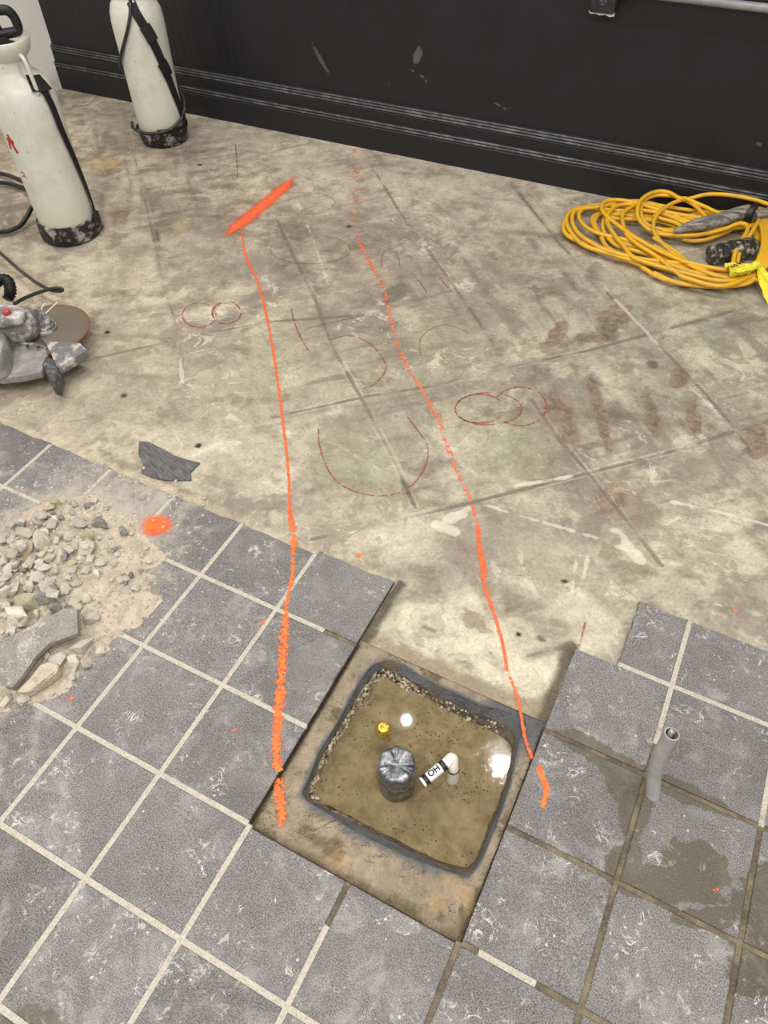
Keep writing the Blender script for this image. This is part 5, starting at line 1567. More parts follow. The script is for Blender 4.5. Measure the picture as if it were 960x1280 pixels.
path = [surf(R(a), z, tank_r(z) + d) for a, z, d in ((-8, 0.545, 0.012), (-14, 0.50, 0.008), (-30, 0.44, 0.008), (-52, 0.38, 0.008), (-78, 0.32, 0.010), (-105, 0.28, 0.010), (-140, 0.25, 0.012), (180, 0.23, 0.012),
                                                    (130, 0.20, 0.014), (98, 0.165, 0.016), (78, 0.130, 0.014), (52, 0.100, 0.010), (24, 0.082, 0.010), (-8, 0.072, 0.012), (-40, 0.068, 0.016), (-72, 0.072, 0.026), (-95, 0.082, 0.026))]
path[7] = surf(R(-180), 0.23, tank_r(0.23) + 0.012)
v, f = tube_data(spline(path, 6), 0.0068, 8)
pydata('hose', v, f, HOSE_M, s2, True)

# ------------------------------------------------------------------ masonry saw on the floor
saw = thing('masonry_saw', 'dusty grey electric masonry saw lying with its round blade flat', 'saw', (-1.16, 1.12, -0.012))
bm = bmesh.new()
bl = pydata('blade', *lathe_data([(0.131, -0.0018), (0.131, 0.0018), (0.128, 0.0020), (0.040, 0.0020), (0.036, 0.0032), (0.012, 0.0032)], 64), None, saw, True, 30)
bl.data.materials.append(blade_mat())
bl.location = (-1.159 + 1.16, 1.148 - 1.12, 0.062)
bm.free()
fl = pydata('flange', *lathe_data([(0.034, 0.003), (0.034, 0.010), (0.030, 0.012), (0.030, 0.020), (0.025, 0.023), (0.025, 0.034), (0.018, 0.036)], 32), DUSTY_METAL, bl, True, 30)
for (a, b) in (((-1.246, 1.213), (-1.262, 1.252)), ((-1.218, 1.198), (-1.230, 1.274))):
    dx, dy = b[0] - a[0], b[1] - a[1]
    L = math.hypot(dx, dy)
    nx, ny = -dy / L * 0.0022, dx / L * 0.0022
    o = [(a[0] + nx + 1.159, a[1] + ny - 1.148), (a[0] - nx + 1.159, a[1] - ny - 1.148), (b[0] - nx + 1.159, b[1] - ny - 1.148), (b[0] + nx + 1.159, b[1] + ny - 1.148)]
    from_bm('pale_blade_stripe', prism_bm(o, 0.0019, 0.0026), simple('white_stripe', lin(214, 206, 190), 0.6), bl)  # thin pale strip set on the blade face


def world_prism(name, poly, z0, z1, bevel, mat, root, seg=3, dome=0.0):
    bm = prism_bm([(x - root.location.x, y - root.location.y) for x, y in poly], z0 - root.location.z, z1 - root.location.z, bevel, seg)
    return from_bm(name, bm, mat, root, True, 35)


world_prism('blade_guard', SAW_GUARD, 0.030, 0.056, 0.006, DUSTY_GREY, saw)
world_prism('guard_bracket', SAW_BRACKET, 0.036, 0.066, 0.005, DUSTY_METAL, saw, 2)
world_prism('adjusting_clamp', SAW_CLAMP, 0.004, 0.068, 0.010, DARK_GREY, saw)


def dome_from_outline(poly, z0, z1, levels, mat, name, root, power=2.2):
    cx = sum(p[0] for p in poly) / len(poly)
    cy = sum(p[1] for p in poly) / len(poly)
    sp = [tuple(q) for q in spline(list(poly) + [poly[0]], 4)][:-1]
    V, F = [], []
    n = len(sp)
    for k in range(levels + 1):
        f = k / levels
        s = (1 - f ** power) ** (1 / power) if f < 1 else 0.0
        s = max(s, 0.05)
        z = z0 + (z1 - z0) * f
        for (x, y) in sp:
            X, Y = cx + (x - cx) * s, cy + (y - cy) * s
            V.append((X - root.location.x, Y - root.location.y, z - root.location.z + 0.004 * (mnoise.noise(Vector((X * 40, Y * 40, z * 40))))))
    for k in range(levels):
        for i in range(n):
            j = (i + 1) % n
            F.append((k * n + i, k * n + j, (k + 1) * n + j, (k + 1) * n + i))
    F.append(tuple(levels * n + i for i in range(n)))
    F.append(tuple(range(n - 1, -1, -1)))
    return pydata(name, V, F, mat, root, True, 45)


# motor barrel, gear head and raised switch panel
ax0, ax1 = np.array((-1.43, 0.965, 0.100)), np.array((-1.142, 1.112, 0.098))
prof_ = ((0.0, 0.046), (0.30, 0.048), (0.45, 0.050), (0.47, 0.054), (0.60, 0.055), (0.62, 0.057), (0.80, 0.057), (0.90, 0.053), (0.96, 0.046), (0.99, 0.036), (1.0, 0.024))
world_part('motor_housing', [tube_data([ax0 + (ax1 - ax0) * q for q, _ in prof_], [r for _, r in prof_], 24)], DUSTY_METAL, saw, True, 50)
world_part('motor_band', [tube_data([ax0 + (ax1 - ax0) * q for q in (0.50, 0.52, 0.56, 0.58)], [0.056, 0.0595, 0.0595, 0.056], 24)], DARK_GREY, saw, True, 40)
mp = [(-1.275, 1.000), (-1.170, 1.022), (-1.130, 1.062), (-1.140, 1.096), (-1.170, 1.100), (-1.250, 1.062)]
world_prism('switch_panel', mp, 0.130, 0.159, 0.007, DUSTY_METAL, saw)
world_prism('gear_foot', [(-1.245, 1.085), (-1.175, 1.105), (-1.150, 1.140), (-1.175, 1.172), (-1.240, 1.150)], 0.066, 0.100, 0.008, DUSTY_METAL, saw)
for (bx_, by_) in ((-1.128, 1.045), (-1.098, 1.058), (-1.150, 1.065)):
    world_part('bolt', [tube_data([(bx_, by_, 0.064), (bx_, by_, 0.072)], 0.005, 6)], DARK_GREY, saw, False)
world_part('guard_rib', [tube_data(spline([(q[0], q[1], 0.057) for q in SAW_GUARD[1:6]], 4), 0.005, 8)], DUSTY_METAL, saw)
dome_from_outline(SAW_HANDLE, 0.058, 0.125, 6, DUSTY_GREY, 'rear_handle', saw, 4.0)
world_part('gear_neck', [tube_data([(-1.205, 1.125, 0.075), (-1.16, 1.145, 0.088)], [0.050, 0.034], 20)], DUSTY_METAL, saw)
world_part('switch', [tube_data([(-1.172, 1.060, 0.157), (-1.171, 1.057, 0.172)], [0.012, 0.010], 12)], RED_KNOB, saw)
# ribbed cable boot and cable
rib = spline([(-1.45, 1.20, 0.06), (-1.42, 1.23, 0.10), (-1.385, 1.24, 0.105), (-1.355, 1.215, 0.09), (-1.35, 1.19, 0.075)], 8)
world_part('cable_boot', [tube_data(rib, [0.019 if i % 2 else 0.014 for i in range(len(rib))], 12)], RUBBER2, saw)
cable = spline(SAWCABLE, 6)
world_part('power_cable', [tube_data(cable, 0.0058, 8)], HOSE_M, saw)

# ------------------------------------------------------------------ yellow extension cord
cord = thing('extension_cord', 'yellow extension cord coiled in a loose hank against the dark wall', 'cord', (0.42, 2.42, -0.0125))
world_part('cord', [tube_data(spline(c_, 6), 0.0076, 7) for c_ in CORD], YELLOW, cord, True, 60)


def plug_data():
    a, b = np.array(PLUG[0]), np.array(PLUG[-1])
    a[2] = b[2] = 0.024
    pr = ((0.0, 0.020), (0.02, 0.030), (0.03, 0.034), (0.10, 0.034), (0.11, 0.030), (0.16, 0.030), (0.17, 0.034), (0.30, 0.034), (0.31, 0.031), (0.42, 0.031), (0.44, 0.036), (0.86, 0.036), (0.94, 0.030), (1.0, 0.018))
    return tube_data([a + (b - a) * s for s, _ in pr], [r for _, r in pr], 20)


world_part('connector', [plug_data()], STEEL, cord, True, 30)
# caution tape knotted round the strands
tx, ty, tz = TAPE[0]


def crumple(cx, cy, cz, ax, ay, length, w0, w1, seed, drop):
    """a crumpled end of tape: a double-sided sheet that flares away from the knot"""
    rr = random.Random(seed)
    V, F = [], []
    n, m = 9, 6
    for i in range(n):
        f = i / (n - 1)
        w = w0 + (w1 - w0) * math.sin(min(1.0, f * 1.15) * math.pi / 2)
        for k in range(m):
            g = k / (m - 1) - 0.5
            zz = cz + drop * f + 0.011 * math.sin(k * 2.1 + seed) * (0.4 + f) + rr.uniform(-0.004, 0.004)
            V.append((cx + ax * length * f - ay * w * g, cy + ay * length * f + ax * w * g, max(zz, -0.010)))
    top = len(V)
    V += [(x, y, z + 0.0012) for x, y, z in V]
    for i in range(n - 1):
        for k in range(m - 1):
            a = i * m + k
            F.append((a, a + m, a + m + 1, a + 1))
            F.append((top + a, top + a + 1, top + a + m + 1, top + a + m))
    return V, F


knot = thing('caution_tape', 'crumpled yellow caution tape knotted around the coiled cord', 'tape', (tx, ty, -0.0125))
world_part('knot', [tube_data(spline([(tx - 0.03, ty - 0.012, 0.03), (tx - 0.015, ty, 0.062), (tx, ty + 0.012, 0.058), (tx + 0.012, ty + 0.02, 0.02)], 4), 0.013, 8, 0.6)], TAPE_Y, knot)
world_part('tape_end', [crumple(tx, ty, 0.055, -0.82, -0.50, 0.105, 0.018, 0.075, 3, -0.005)], TAPE_Y, knot, False)
world_part('tape_end', [crumple(tx, ty, 0.055, 0.75, -0.55, 0.12, 0.014, 0.085, 5, -0.045)], TAPE_Y, knot, False)
for k in range(5):
    bx, by = tx - 0.085 + 0.007 * k, ty - 0.066 + 0.014 * k
    world_part('black_stripe', [tube_data([(bx, by, 0.073), (bx + 0.014, by + 0.004, 0.072)], 0.0032, 6, 0.5)], TAPE_K, knot)

t = NT('dust_caked_rubber')
p = t.obj()
n = t.noise(t.mapping(p, rot=(0, 0, 0.5), scale=(0.2, 0.025, 0.05)), 3.0, 6.0, 0.75)
c = t.mix(t.remap(n, 0.36, 0.62), lin(72, 69, 66), lin(168, 160, 150))
t.set(c, 0.75)
t.bump(n, 0.7, 0.006)
SHEATH_M = t.m
sh = [np.array(q) for q in SHEATH]
sheath = thing('rubber_sleeve', 'dust-caked grey tapered rubber sleeve lying across the yellow cord', 'sleeve', (float(sh[2][0]), float(sh[2][1]), 0.03))
sp = spline(SHEATH[:5], 6)
k = len(sp)
rad = [float(np.interp(i / (k - 1), [0, 0.08, 0.35, 0.8, 1.0], [0.004, 0.013, 0.028, 0.030, 0.027])) for i in range(k)]
world_part('sleeve', [tube_data(sp, rad, 12, 0.75)], SHEATH_M, sheath)
sp2 = spline(SHEATH[4:], 6)
world_part('tail', [tube_data(sp2, 0.020, 12, 0.8)], SHEATH_M, sheath)
a, b = sh[3], sh[4]
world_part('ring_clamp', [tube_data([a + (b - a) * q for q in (0.35, 0.45, 0.9, 1.0)], [0.030, 0.037, 0.037, 0.030], 16)], RUBBER2, sheath)

# ------------------------------------------------------------------ wall fittings
def on_wall(xw, z, out=0.0):
    """point of the dark wall at room x, moved out from it"""
    m = wall.rotation_euler.to_matrix()
    q = m @ Vector((xw, -out, z))
    return (q.x, q.y + WALL_Y, z)


obx = -0.016
box = thing('outlet_box', 'black surface-mounted outlet box on the dark wall', 'outlet', on_wall(obx, 0.598), math.atan(WALL_RZ))
BLACK_BOX = simple('black_box_paint', lin(34, 34, 37), 0.4, lin(54, 54, 57), 40.0)
from_bm('box_body', box_bm(-0.041, 0.041, -0.052, 0.0, 0.0, 0.125, 0.004), BLACK_BOX, box, True, 40)
from_bm('cover_plate', box_bm(-0.0395, 0.0395, -0.0555, -0.0515, 0.002, 0.123, 0.0015), BLACK_BOX, box, True, 40)
for zc in (0.036, 0.088):
    rc = from_bm('receptacle', box_bm(-0.017, 0.017, -0.0585, -0.055, zc - 0.014, zc + 0.014, 0.003), simple('dark_receptacle', lin(48, 48, 50), 0.35), box, True, 40)
    for sx_ in (-0.0065, 0.0065):
        from_bm('slot', box_bm(sx_ - 0.0012, sx_ + 0.0012, -0.0592, -0.0583, zc - 0.001, zc + 0.008), simple('slot_metal', lin(120, 120, 122), 0.4), rc)
    from_bm('slot', box_bm(-0.002, 0.002, -0.0592, -0.0583, zc - 0.009, zc - 0.005), simple('slot_metal', lin(120, 120, 122), 0.4), rc)
chip = [(-0.043, 0.001), (-0.036, -0.004), (-0.020, -0.002), (-0.004, -0.005), (0.014, -0.002), (0.030, -0.006), (0.043, -0.003), (0.043, 0.008), (0.038, 0.001), (-0.038, 0.001), (-0.043, 0.006)]
V = [(a, -0.053, b) for a, b in chip] + [(a, -0.046, b) for a, b in chip]
k = len(chip)
F = [tuple(range(k)), tuple(range(2 * k - 1, k - 1, -1))] + [(i, k + i, k + (i + 1) % k, (i + 1) % k) for i in range(k)]
pydata('chipped_edge', V, F, simple('bare_plaster', lin(206, 200, 186), 0.8, lin(120, 116, 108), 90.0), box)
CONDUIT = simple('grey_conduit_paint', lin(128, 128, 130), 0.35, lin(150, 150, 150), 12.0)
cd = thing('conduit', 'grey metal conduit running along the dark wall from the outlet box', 'conduit', on_wall(0.4, 0.661, 0.030), math.atan(WALL_RZ))
v, f = tube_data([(-0.376, 0, 0), (1.40, 0, 0)], 0.0125, 16)
pydata('pipe', v, f, CONDUIT, cd, True, 40)
v, f = tube_data([(-0.374, 0, 0), (-0.34, 0, 0)], 0.017, 16)
pydata('connector', v, f, CONDUIT, cd, True, 40)
for xx in (0.38, 1.1):
    v, f = tube_data([(xx - 0.009, 0, 0), (xx + 0.009, 0, 0)], 0.0150, 16)
    st = pydata('strap', v, f, CONDUIT, cd, True, 40)

# ------------------------------------------------------------------ stub pipe standing among the tiles
GREY_PVC = simple('grey_plastic_conduit', lin(152, 150, 148), 0.45, lin(172, 169, 165), 24.0, 0.4, 0.7)
stub = thing('stub_pipe', 'bent grey plastic stub pipe sticking up from the tile joint', 'pipe', (0.859, 0.600, 0.0))
path = spline(STUB_PATH, 6)
outer = tube_data(path, 0.0135, 20)
inner = tube_data(path[-14:], 0.0112, 20)
ov, of = outer
of = of[:-1]
iv, if_ = inner
if_ = [tuple(reversed(q)) for q in if_[:-2]] + [tuple(range(20))]
k = len(ov)
V = list(ov) + list(iv)
F = list(of) + [tuple(i + k for i in q) for q in if_]
no, ni = k - 20, k + len(iv) - 20
F += [(no + i, no + (i + 1) % 20, ni + (i + 1) % 20, ni + i) for i in range(20)]
world_part('pipe', [(V, F)], GREY_PVC, stub, True, 40)
cab = spline([tuple(np.array(path[-12]) + (0, 0.004, 0)), tuple(np.array(path[-6]) + (-0.002, 0.002, 0)), tuple(np.array(path[-1]) + (-0.001, 0.003, -0.002)), tuple(np.array(path[-1]) + (0.001, 0.006, 0.004))], 8)
world_part('cable_end', [tube_data(cab, [0.0052 + 0.0007 * (i % 2) for i in range(len(cab))], 12)], simple('silver_cable', lin(196, 192, 184), 0.3, lin(120, 116, 108), 90.0, Metallic=0.4), stub)

# ------------------------------------------------------------------ fittings in the pit
t = NT('silver_duct_tape')
p = t.obj()
n = t.noise(p, 60.0, 5.0, 0.7)
c = t.mix(t.remap(n, 0.35, 0.65), lin(84, 86, 90), lin(164, 166, 170))
t.set(c, 0.28, Metallic=0.8)
t.bump(t.noise(p, 120.0, 4.0, 0.6, 0.8), 0.6, 0.004)
DUCT = t.m
drain = thing('capped_drain_pipe', 'drain pipe wrapped in silver duct tape standing in the muddy water', 'pipe', (0.411, 0.416, -0.105))
V, F = [], []
seg, lv = 60, []
H = 0.158
for (f_, r_) in ((0.0, 0.034), (0.10, 0.0345), (0.2, 0.0345), (0.3, 0.0345), (0.38, 0.0350), (0.40, 0.0362), (0.5, 0.0358), (0.58, 0.0366), (0.60, 0.0352), (0.7, 0.0356), (0.8, 0.0360), (0.88, 0.0362), (0.94, 0.0358), (0.975, 0.0346), (0.995, 0.0315),
                 (1.0, 0.026), (0.992, 0.019), (0.980, 0.012), (0.968, 0.006), (0.962, 0.002)):
    lv.append((f_ * H, r_))
for q, (z, r) in enumerate(lv):
    for k in range(seg):
        a = 2 * math.pi * k / seg
        top = 1.0 if q >= 12 else 0.0
        fold = math.sin(a * 7 + 2.0 * math.sin(a * 3)) * 0.0030 * top * (r / 0.035) ** 0.6
        rr_ = r + 0.0011 * mnoise.noise(Vector((math.cos(a) * 2.2, math.sin(a) * 2.2, z * 60))) * (1 if q < 16 else 0.4)
        rr_ += 0.0010 * math.sin(a * 7) * (1.0 if 9 <= q <= 15 else 0.0)
        V.append((rr_ * math.cos(a), rr_ * math.sin(a), z + fold))
for q in range(len(lv) - 1):
    for k in range(seg):
        j = (k + 1) % seg
        F.append((q * seg + k, q * seg + j, (q + 1) * seg + j, (q + 1) * seg + k))
F.append(tuple((len(lv) - 1) * seg + k for k in range(seg)))
pydata('taped_cap', V, F, DUCT, drain, True)

WHITE_PVC = simple('white_plastic_pipe', lin(228, 222, 206), 0.35, lin(206, 196, 170), 40.0, 0.5, 0.75)
BAND = simple('black_tape_band', lin(34, 33, 34), 0.5)
LABEL = simple('white_label', lin(242, 242, 242), 0.5)
elbow = thing('water_stub', 'small white plastic elbow pipe with black bands and a hand-lettered label', 'pipe', (0.505, 0.476, -0.105))
e0 = np.array((0.493, 0.4845, 0.012))
e1 = np.array((0.4615, 0.4225, 0.000))
low = np.array((0.5045, 0.478, -0.105))
d = (e1 - e0) / np.linalg.norm(e1 - e0)
Lp = float(np.linalg.norm(e1 - e0))
knee = spline([tuple(low + (0, 0, 0.09)), tuple(low + (-0.004, 0.002, 0.105)), tuple(e0 + (0.002, 0.003, 0.0)), tuple(e0 + d * 0.006)], 6)
world_part('upright', [tube_data([low, low + np.array((0, 0, 0.05)), low + np.array((-0.001, 0.001, 0.092))], [0.0125, 0.0125, 0.0112], 16)], WHITE_PVC, elbow)
world_part('collar', [tube_data([low + np.array((-0.001, 0.001, 0.090)), low + np.array((-0.002, 0.001, 0.096))], 0.0122, 16)], BAND, elbow)
world_part('elbow_joint', [tube_data(knee, 0.0110, 16)], WHITE_PVC, elbow)
world_part('arm', [tube_data([e0, e1], 0.0102, 18)], LABEL, elbow)
for s0, s1_ in ((0.20, 0.34), (0.80, 0.93)):
    world_part('band', [tube_data([e0 + d * Lp * s0, e0 + d * Lp * s1_], 0.0109, 18)], BAND, elbow)
cu = bpy.data.curves.new('lettering', 'FONT')
cu.body = 'HO'
cu.size = 0.0165
cu.align_x = 'CENTER'
cu.align_y = 'CENTER'
cu.extrude = 0.0002
cu.offset = 0.0006
tmp = bpy.data.objects.new('lettering_source', cu)
COL.objects.link(tmp)
dg = bpy.context.evaluated_depsgraph_get()
me = bpy.data.meshes.new_from_object(tmp.evaluated_get(dg))
bpy.data.objects.remove(tmp)
mid = e0 + d * Lp * 0.57
upv = np.array((-0.25, -0.15, 1.0))
upv = upv - d * upv.dot(d)
upv /= np.linalg.norm(upv)
side = np.cross(upv, d)
ltr = mesh_obj('lettering', me, BAND, elbow)
rb = 0.0105
M4 = Matrix(((d[0], side[0], upv[0], 0), (d[1], side[1], upv[1], 0), (d[2], side[2], upv[2], 0), (0, 0, 0, 1)))
bm = bmesh.new()
bm.from_mesh(me)
bmesh.ops.triangulate(bm, faces=bm.faces)
bmesh.ops.subdivide_edges(bm, edges=list(bm.edges), cuts=3, use_grid_fill=True)
bm.to_mesh(me)
bm.free()
for vtx in me.vertices:           # wrap the letters round the pipe
    x_, y_, z_ = vtx.co
    a = y_ / rb
    q = mid + d * x_ + side * math.sin(a) * (rb + z_) + upv * math.cos(a) * (rb + z_)
    vtx.co = (q[0] - elbow.location.x, q[1] - elbow.location.y, q[2] - elbow.location.z)

BRASS = simple('brass_plug', lin(236, 208, 96), 0.3, lin(176, 138, 44), 160.0, 0.45, 0.65, 0.7, Metallic=0.8)
BR = 1.25
br = thing('brass_capped_stub', 'small stub with a shiny brass plug standing in the muddy water', 'pipe', (0.343, 0.492, -0.105))
v, f = lathe_data([(0.0085, 0.0), (0.0085, 0.060), (0.0095, 0.062), (0.0095, 0.070)], 20)
pydata('stub', v, f, WHITE_PVC, br, True, 40)
v, f = lathe_data([(r_ * BR, 0.066 + (z_ - 0.066) * BR) for r_, z_ in ((0.0100, 0.066), (0.0122, 0.069), (0.0130, 0.077), (0.0118, 0.086), (0.0085, 0.091), (0.003, 0.0925))], 20)
pydata('plug', v, f, BRASS, br, True, 40)

# ------------------------------------------------------------------ rubble
t = NT('cement_dust')
p = t.pos()
n = t.noise(p, 180.0, 5.0, 0.75)
n2 = t.noise(p, 24.0, 5.0, 0.65)
c = t.mix(t.remap(n2, 0.35, 0.65), lin(180, 165, 147), lin(206, 191, 171))
c = t.mix(t.math('MULTIPLY', t.remap(n, 0.52, 0.66), 0.6), c, lin(150, 138, 124))
c = t.mix(t.math('MULTIPLY', t.remap(n, 0.30, 0.42, 1.0, 0.0), 0.6), c, lin(226, 214, 196))
t.set(c, 0.95)
t.bump(n, 0.8, 0.004)
DUST = t.m


def build_heap():
    """dust heap as a height field that dies out raggedly on the tiles"""
    xs = np.arange(-0.86, -0.24, 0.004)
    ys = np.arange(0.05, 0.86, 0.004)
    gx, gy = np.meshgrid(xs, ys)
    X, Y = gx.ravel(), gy.ravel()
    poly = np.array(spline(list(HEAP) + [HEAP[0]], 3))
    d = poly_dist(X, Y, [tuple(q) for q in poly])
    ins = np.zeros(len(X), bool)
    for (ax, ay), (bx, by) in zip(poly[:-1], poly[1:]):
        c = ((ay > Y) != (by > Y)) & (X < (bx - ax) * (Y - ay) / (by - ay + 1e-12) + ax)
        ins ^= c
    d = np.where(ins, d, -d)
    core = np.exp(-(((X + 0.62) / 0.17) ** 2 + ((Y - 0.46) / 0.19) ** 2))
    z = 0.0022 + 0.30 * np.clip(d, -0.05, 0.022) * 0.35 + 0.010 * core * sstep(0.0, 0.08, d)
    z += 0.010 * (fbm(X, Y, 14.0, 4, 61) - 0.5) * sstep(-0.02, 0.03, d) + 0.004 * (fbm(X, Y, 60.0, 3, 62) - 0.5)
    z -= 0.004 * sstep(0.45, 0.65, fbm(X, Y, 10.0, 4, 63)) * sstep(0.05, 0.0, d)
    keep = (d > -0.016) & (Y < 0.800)
    nx = len(xs)
    ny = len(ys)
    K = keep.reshape(ny, nx)
    idx = -np.ones(len(X), int)
    F = []
    q = K[:-1, :-1] | K[1:, :-1] | K[:-1, 1:] | K[1:, 1:]
    jj, ii = np.nonzero(q)
    quads = np.stack([jj * nx + ii, jj * nx + ii + 1, (jj + 1) * nx + ii + 1, (jj + 1) * nx + ii], 1)
    used = np.unique(quads)
    idx[used] = np.arange(len(used))
    me_v = np.stack([X, Y, np.where(d < 0.0, np.minimum(z, 0.0012), np.maximum(z, -0.006))], 1)[used]
    o = pydata('dust_heap', me_v.tolist(), idx[quads].tolist(), DUST, None, True)
    tag(o, 'heap of pale cement dust under the broken stones on the tiles', 'dust')
    o['kind'] = 'stuff'

    def h(x, y):
        i = int(np.clip(round((x - xs[0]) / 0.004), 0, nx - 1))
        j = int(np.clip(round((y - ys[0]) / 0.004), 0, ny - 1))
        return max(float(z[j * nx + i]), 0.0)
    return h, poly


heap_h, heap_poly = build_heap()


def stone_mat(name, a, b):
    t = NT(name)
    p = t.obj()
    oi = t.n('ShaderNodeObjectInfo').outputs['Random']
    n = t.noise(p, 2.2, 5.0, 0.7)
    c = t.mix(t.remap(n, 0.35, 0.65), a, b)
    c = t.mix(1.0, c, t.math('ADD', t.math('MULTIPLY', oi, 0.28), 0.82), 'MULTIPLY')
    n2 = t.noise(p, 14.0, 4.0, 0.7)
    c = t.mix(t.math('MULTIPLY', t.remap(n2, 0.55, 0.7), 0.4), c, lin(120, 110, 98))
    t.set(c, 0.92)
    t.bump(n2, 0.5, 0.05)
    return t.m


ST = [stone_mat('grey_beige_rubble', lin(220, 212, 196), lin(192, 183, 167)), stone_mat('tan_rubble', lin(212, 194, 164), lin(196, 180, 154)),
      stone_mat('cream_rubble', lin(232, 224, 208), lin(212, 203, 186)), stone_mat('dark_rubble', lin(140, 135, 130), lin(172, 165, 157)), stone_mat('greenish_rubble', lin(200, 190, 164), lin(180, 170, 144))]


def stone_mesh(seed, mat):
    """an angular broken stone of about unit width: the hull of a few random points"""
    rr = random.Random(seed)
    bm = bmesh.new()
    for k in range(15):
        v = Vector((rr.gauss(0, 1), rr.gauss(0, 1), rr.gauss(0, 1))).normalized() * rr.uniform(0.42, 0.55)
        bm.verts.new((v.x, v.y, v.z))
    res = bmesh.ops.convex_hull(bm, input=list(bm.verts))
    bmesh.ops.delete(bm, geom=[e for e in res['geom_interior'] if isinstance(e, bmesh.types.BMVert)], context='VERTS')
    bmesh.ops.recalc_face_normals(bm, faces=bm.faces)
    zmin = min(v.co.z for v in bm.verts)
    for v in bm.verts:
        v.co.z -= zmin
    me = bpy.data.meshes.new('rubble_stone')
    bm.to_mesh(me)
    bm.free()
    me.materials.append(mat)
    return me


VAR = {k: [stone_mesh(10 * k + q, ST[k]) for q in range(6 if k == 0 else 3)] for k in range(5)}
TONE = {0: 'grey-beige mortar', 1: 'tan mortar', 2: 'cream mortar', 3: 'dark grey', 4: 'greenish-grey'}
placed = []


def put_stone(x, y, w, dp, k, seed):
    rr = random.Random(seed)
    o = bpy.data.objects.new('rubble_stone', rr.choice(VAR[k]))
    COL.objects.link(o)
    h = min(w, dp) * rr.uniform(0.65, 1.0)
    base_z = heap_h(x, y)
    for (a, b, r, tz_) in placed:          # rest partly on neighbours
        dd = math.hypot(a - x, b - y)
        if dd < (r + min(w, dp) / 2) * 0.55:
            base_z = max(base_z, tz_ * 0.62)
    o.location = (x, y, base_z - h * 0.10)
    o.scale = (w, dp, h)
    o.rotation_euler = (rr.uniform(-0.25, 0.25), rr.uniform(-0.25, 0.25), 0.45 + rr.uniform(-0.35, 0.35))
    placed.append((x, y, (w + dp) / 4, base_z + h * 0.8))
    size = 'large' if max(w, dp) > 0.050 else 'medium-sized' if max(w, dp) > 0.030 else 'small'
    near = min(math.hypot(x - a, y - b) for a, b in SHARD)
    zone = 'beside the broken grey tile' if near < 0.045 else 'in the thick of the rubble heap' if math.hypot((x + 0.66) / 0.19, (y - 0.45) / 0.20) < 1.0 else 'on the loose dust at the edge of the rubble heap'
    label = '%s %s chunk %s' % (size, TONE[k], zone)
    tag(o, label, 'stone')
    o['group'] = '%s %s chunks %s' % (size, TONE[k], zone)
    return o


for i, (x, y, w, dp, k) in enumerate(STONES):
    put_stone(x, y, w * 1.22, dp * 1.15, k, 100 + i)
hp = [tuple(q) for q in heap_poly]


def inside(x, y):
    c = False
    for (ax, ay), (bx, by) in zip(hp[:-1], hp[1:]):
        if (ay > y) != (by > y) and x < (bx - ax) * (y - ay) / (by - ay + 1e-12) + ax:
            c = not c
    return c


n_small = 0
while n_small < 215:
    x, y = rng.uniform(-0.84, -0.30), rng.uniform(0.08, 0.84)
    if not inside(x, y):
        continue
    dens = math.exp(-(((x + 0.64) / 0.17) ** 2 + ((y - 0.45) / 0.20) ** 2)) + 0.05
    if rng.random() > dens:
        continue
    s = rng.choice((0.013, 0.016, 0.020, 0.025, 0.031))
    put_stone(x, y, s * rng.uniform(0.9, 1.3), s * rng.uniform(0.8, 1.2), rng.choice((0, 0, 0, 0, 2, 3, 1)), 500 + n_small)
    n_small += 1

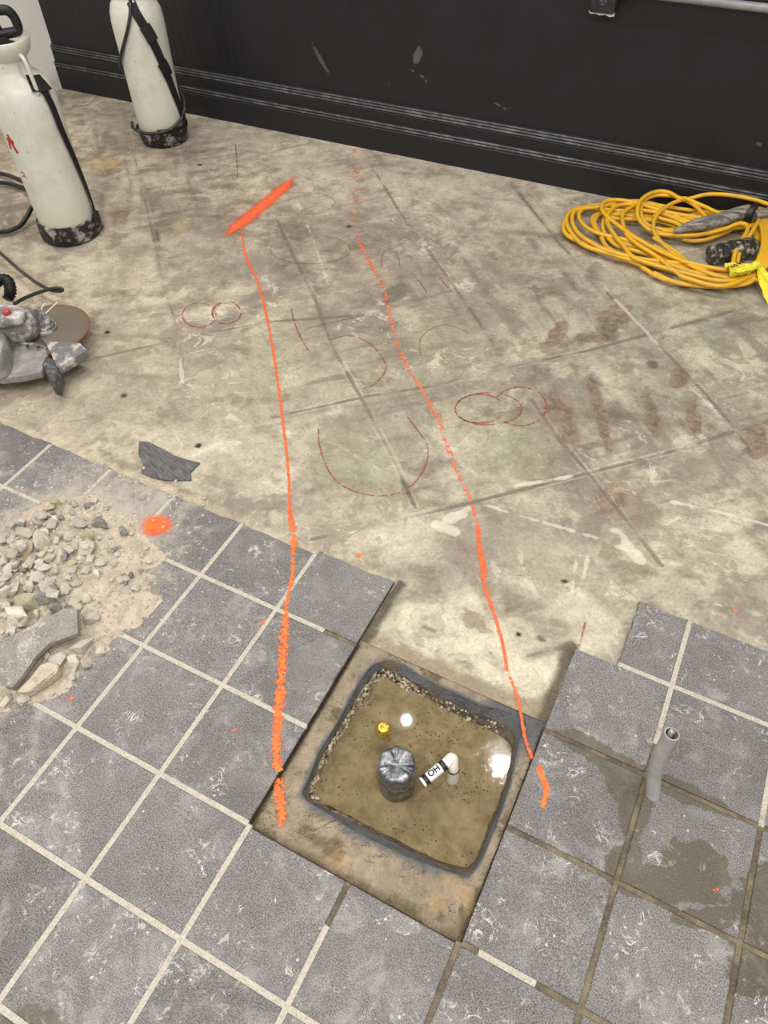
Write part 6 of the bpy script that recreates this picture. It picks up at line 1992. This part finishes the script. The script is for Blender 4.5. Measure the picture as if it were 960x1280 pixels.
# crumbs too small to pick apart
V, F = [], []
base_v = [(0, 0, 0.55), (0.5, 0, 0.1), (-0.1, 0.45, 0.12), (-0.5, -0.05, 0.08), (0.05, -0.5, 0.1), (0, 0, -0.25)]
base_f = [(0, 1, 2), (0, 2, 3), (0, 3, 4), (0, 4, 1), (5, 2, 1), (5, 3, 2), (5, 4, 3), (5, 1, 4)]
n_c = 0
while n_c < 3800:
    x, y = rng.gauss(-0.56, 0.16), rng.gauss(0.46, 0.19)
    if not inside(x, y) and rng.random() > 0.22:
        continue
    if not (-0.84 < x < -0.25 and 0.06 < y < 0.85):
        continue
    s = rng.choice((0.003, 0.004, 0.006, 0.008, 0.011))
    z = heap_h(x, y)
    a = rng.uniform(0, 6.28)
    k = len(V)
    for (bx, by, bz) in base_v:
        bx, by = bx * rng.uniform(0.7, 1.3), by * rng.uniform(0.7, 1.3)
        V.append((x + s * (bx * math.cos(a) - by * math.sin(a)), y + s * (bx * math.sin(a) + by * math.cos(a)), z + s * bz))
    F += [tuple(i + k for i in q) for q in base_f]
    n_c += 1
crumbs = pydata('mortar_crumbs', V, F, ST[0])
tag(crumbs, 'fine mortar crumbs scattered over the dust and tiles', 'crumbs')
crumbs['kind'] = 'stuff'

# broken tile leaning on the heap, and a long pale shard beside it
bm = prism_bm(SHARD, 0.030, 0.044, 0.0012, 1)
for v in bm.verts:
    v.co.z += 0.12 * (v.co.y - 0.30) * 0.35 - 0.03 * (v.co.x + 0.5) * 0.4
shard = from_bm('tile_shard', bm, TILE_LOOSE, None, True, 30)
tag(shard, 'large broken piece of grey tile lying on the rubble heap', 'tile piece')
bm = prism_bm(LONG_STONE, 0.003, 0.030, 0.004, 1, 0.004)
ls = from_bm('rubble_stone', bm, stone_mat('pale_shard', lin(226, 208, 184), lin(206, 192, 172)), None, False)
tag(ls, 'long pointed cream shard of mortar below the broken tile', 'stone')
# thin grey flake of tile left on the concrete
t = NT('grey_mortar_flake')
p = t.pos()
n = t.noise(t.mapping(p, rot=(0, 0, -0.35), scale=(0.3, 0.03, 1.0)), 8.0, 5.0, 0.7)
c = t.mix(t.remap(n, 0.35, 0.65), lin(70, 70, 72), lin(118, 116, 114))
t.set(c, 0.8)
t.bump(n, 0.6, 0.004)
bm = prism_bm(FLAKE, -0.0125, -0.0065, 0.0015, 1, 0.0012)
fk = from_bm('tile_fragment', bm, t.m, None, True, 30)
tag(fk, 'dark grey flake of tile left on the bare concrete', 'tile piece')
for i, (x, y, s) in enumerate(((-0.41, 0.806, 0.012), (-0.425, 0.795, 0.010), (-0.34, 0.815, 0.009), (-0.35, 0.835, 0.010), (-0.50, 0.845, 0.008))):
    o = bpy.data.objects.new('rubble_stone', VAR[0][i % 6])
    COL.objects.link(o)
    o.scale = (s, s, s * 0.7)
    o.location = (x, y, -0.0115 if y > 0.81 else 0.0)
    tag(o, 'tiny grey mortar crumb beside the dark tile flake', 'stone', 'crumbs by the flake')
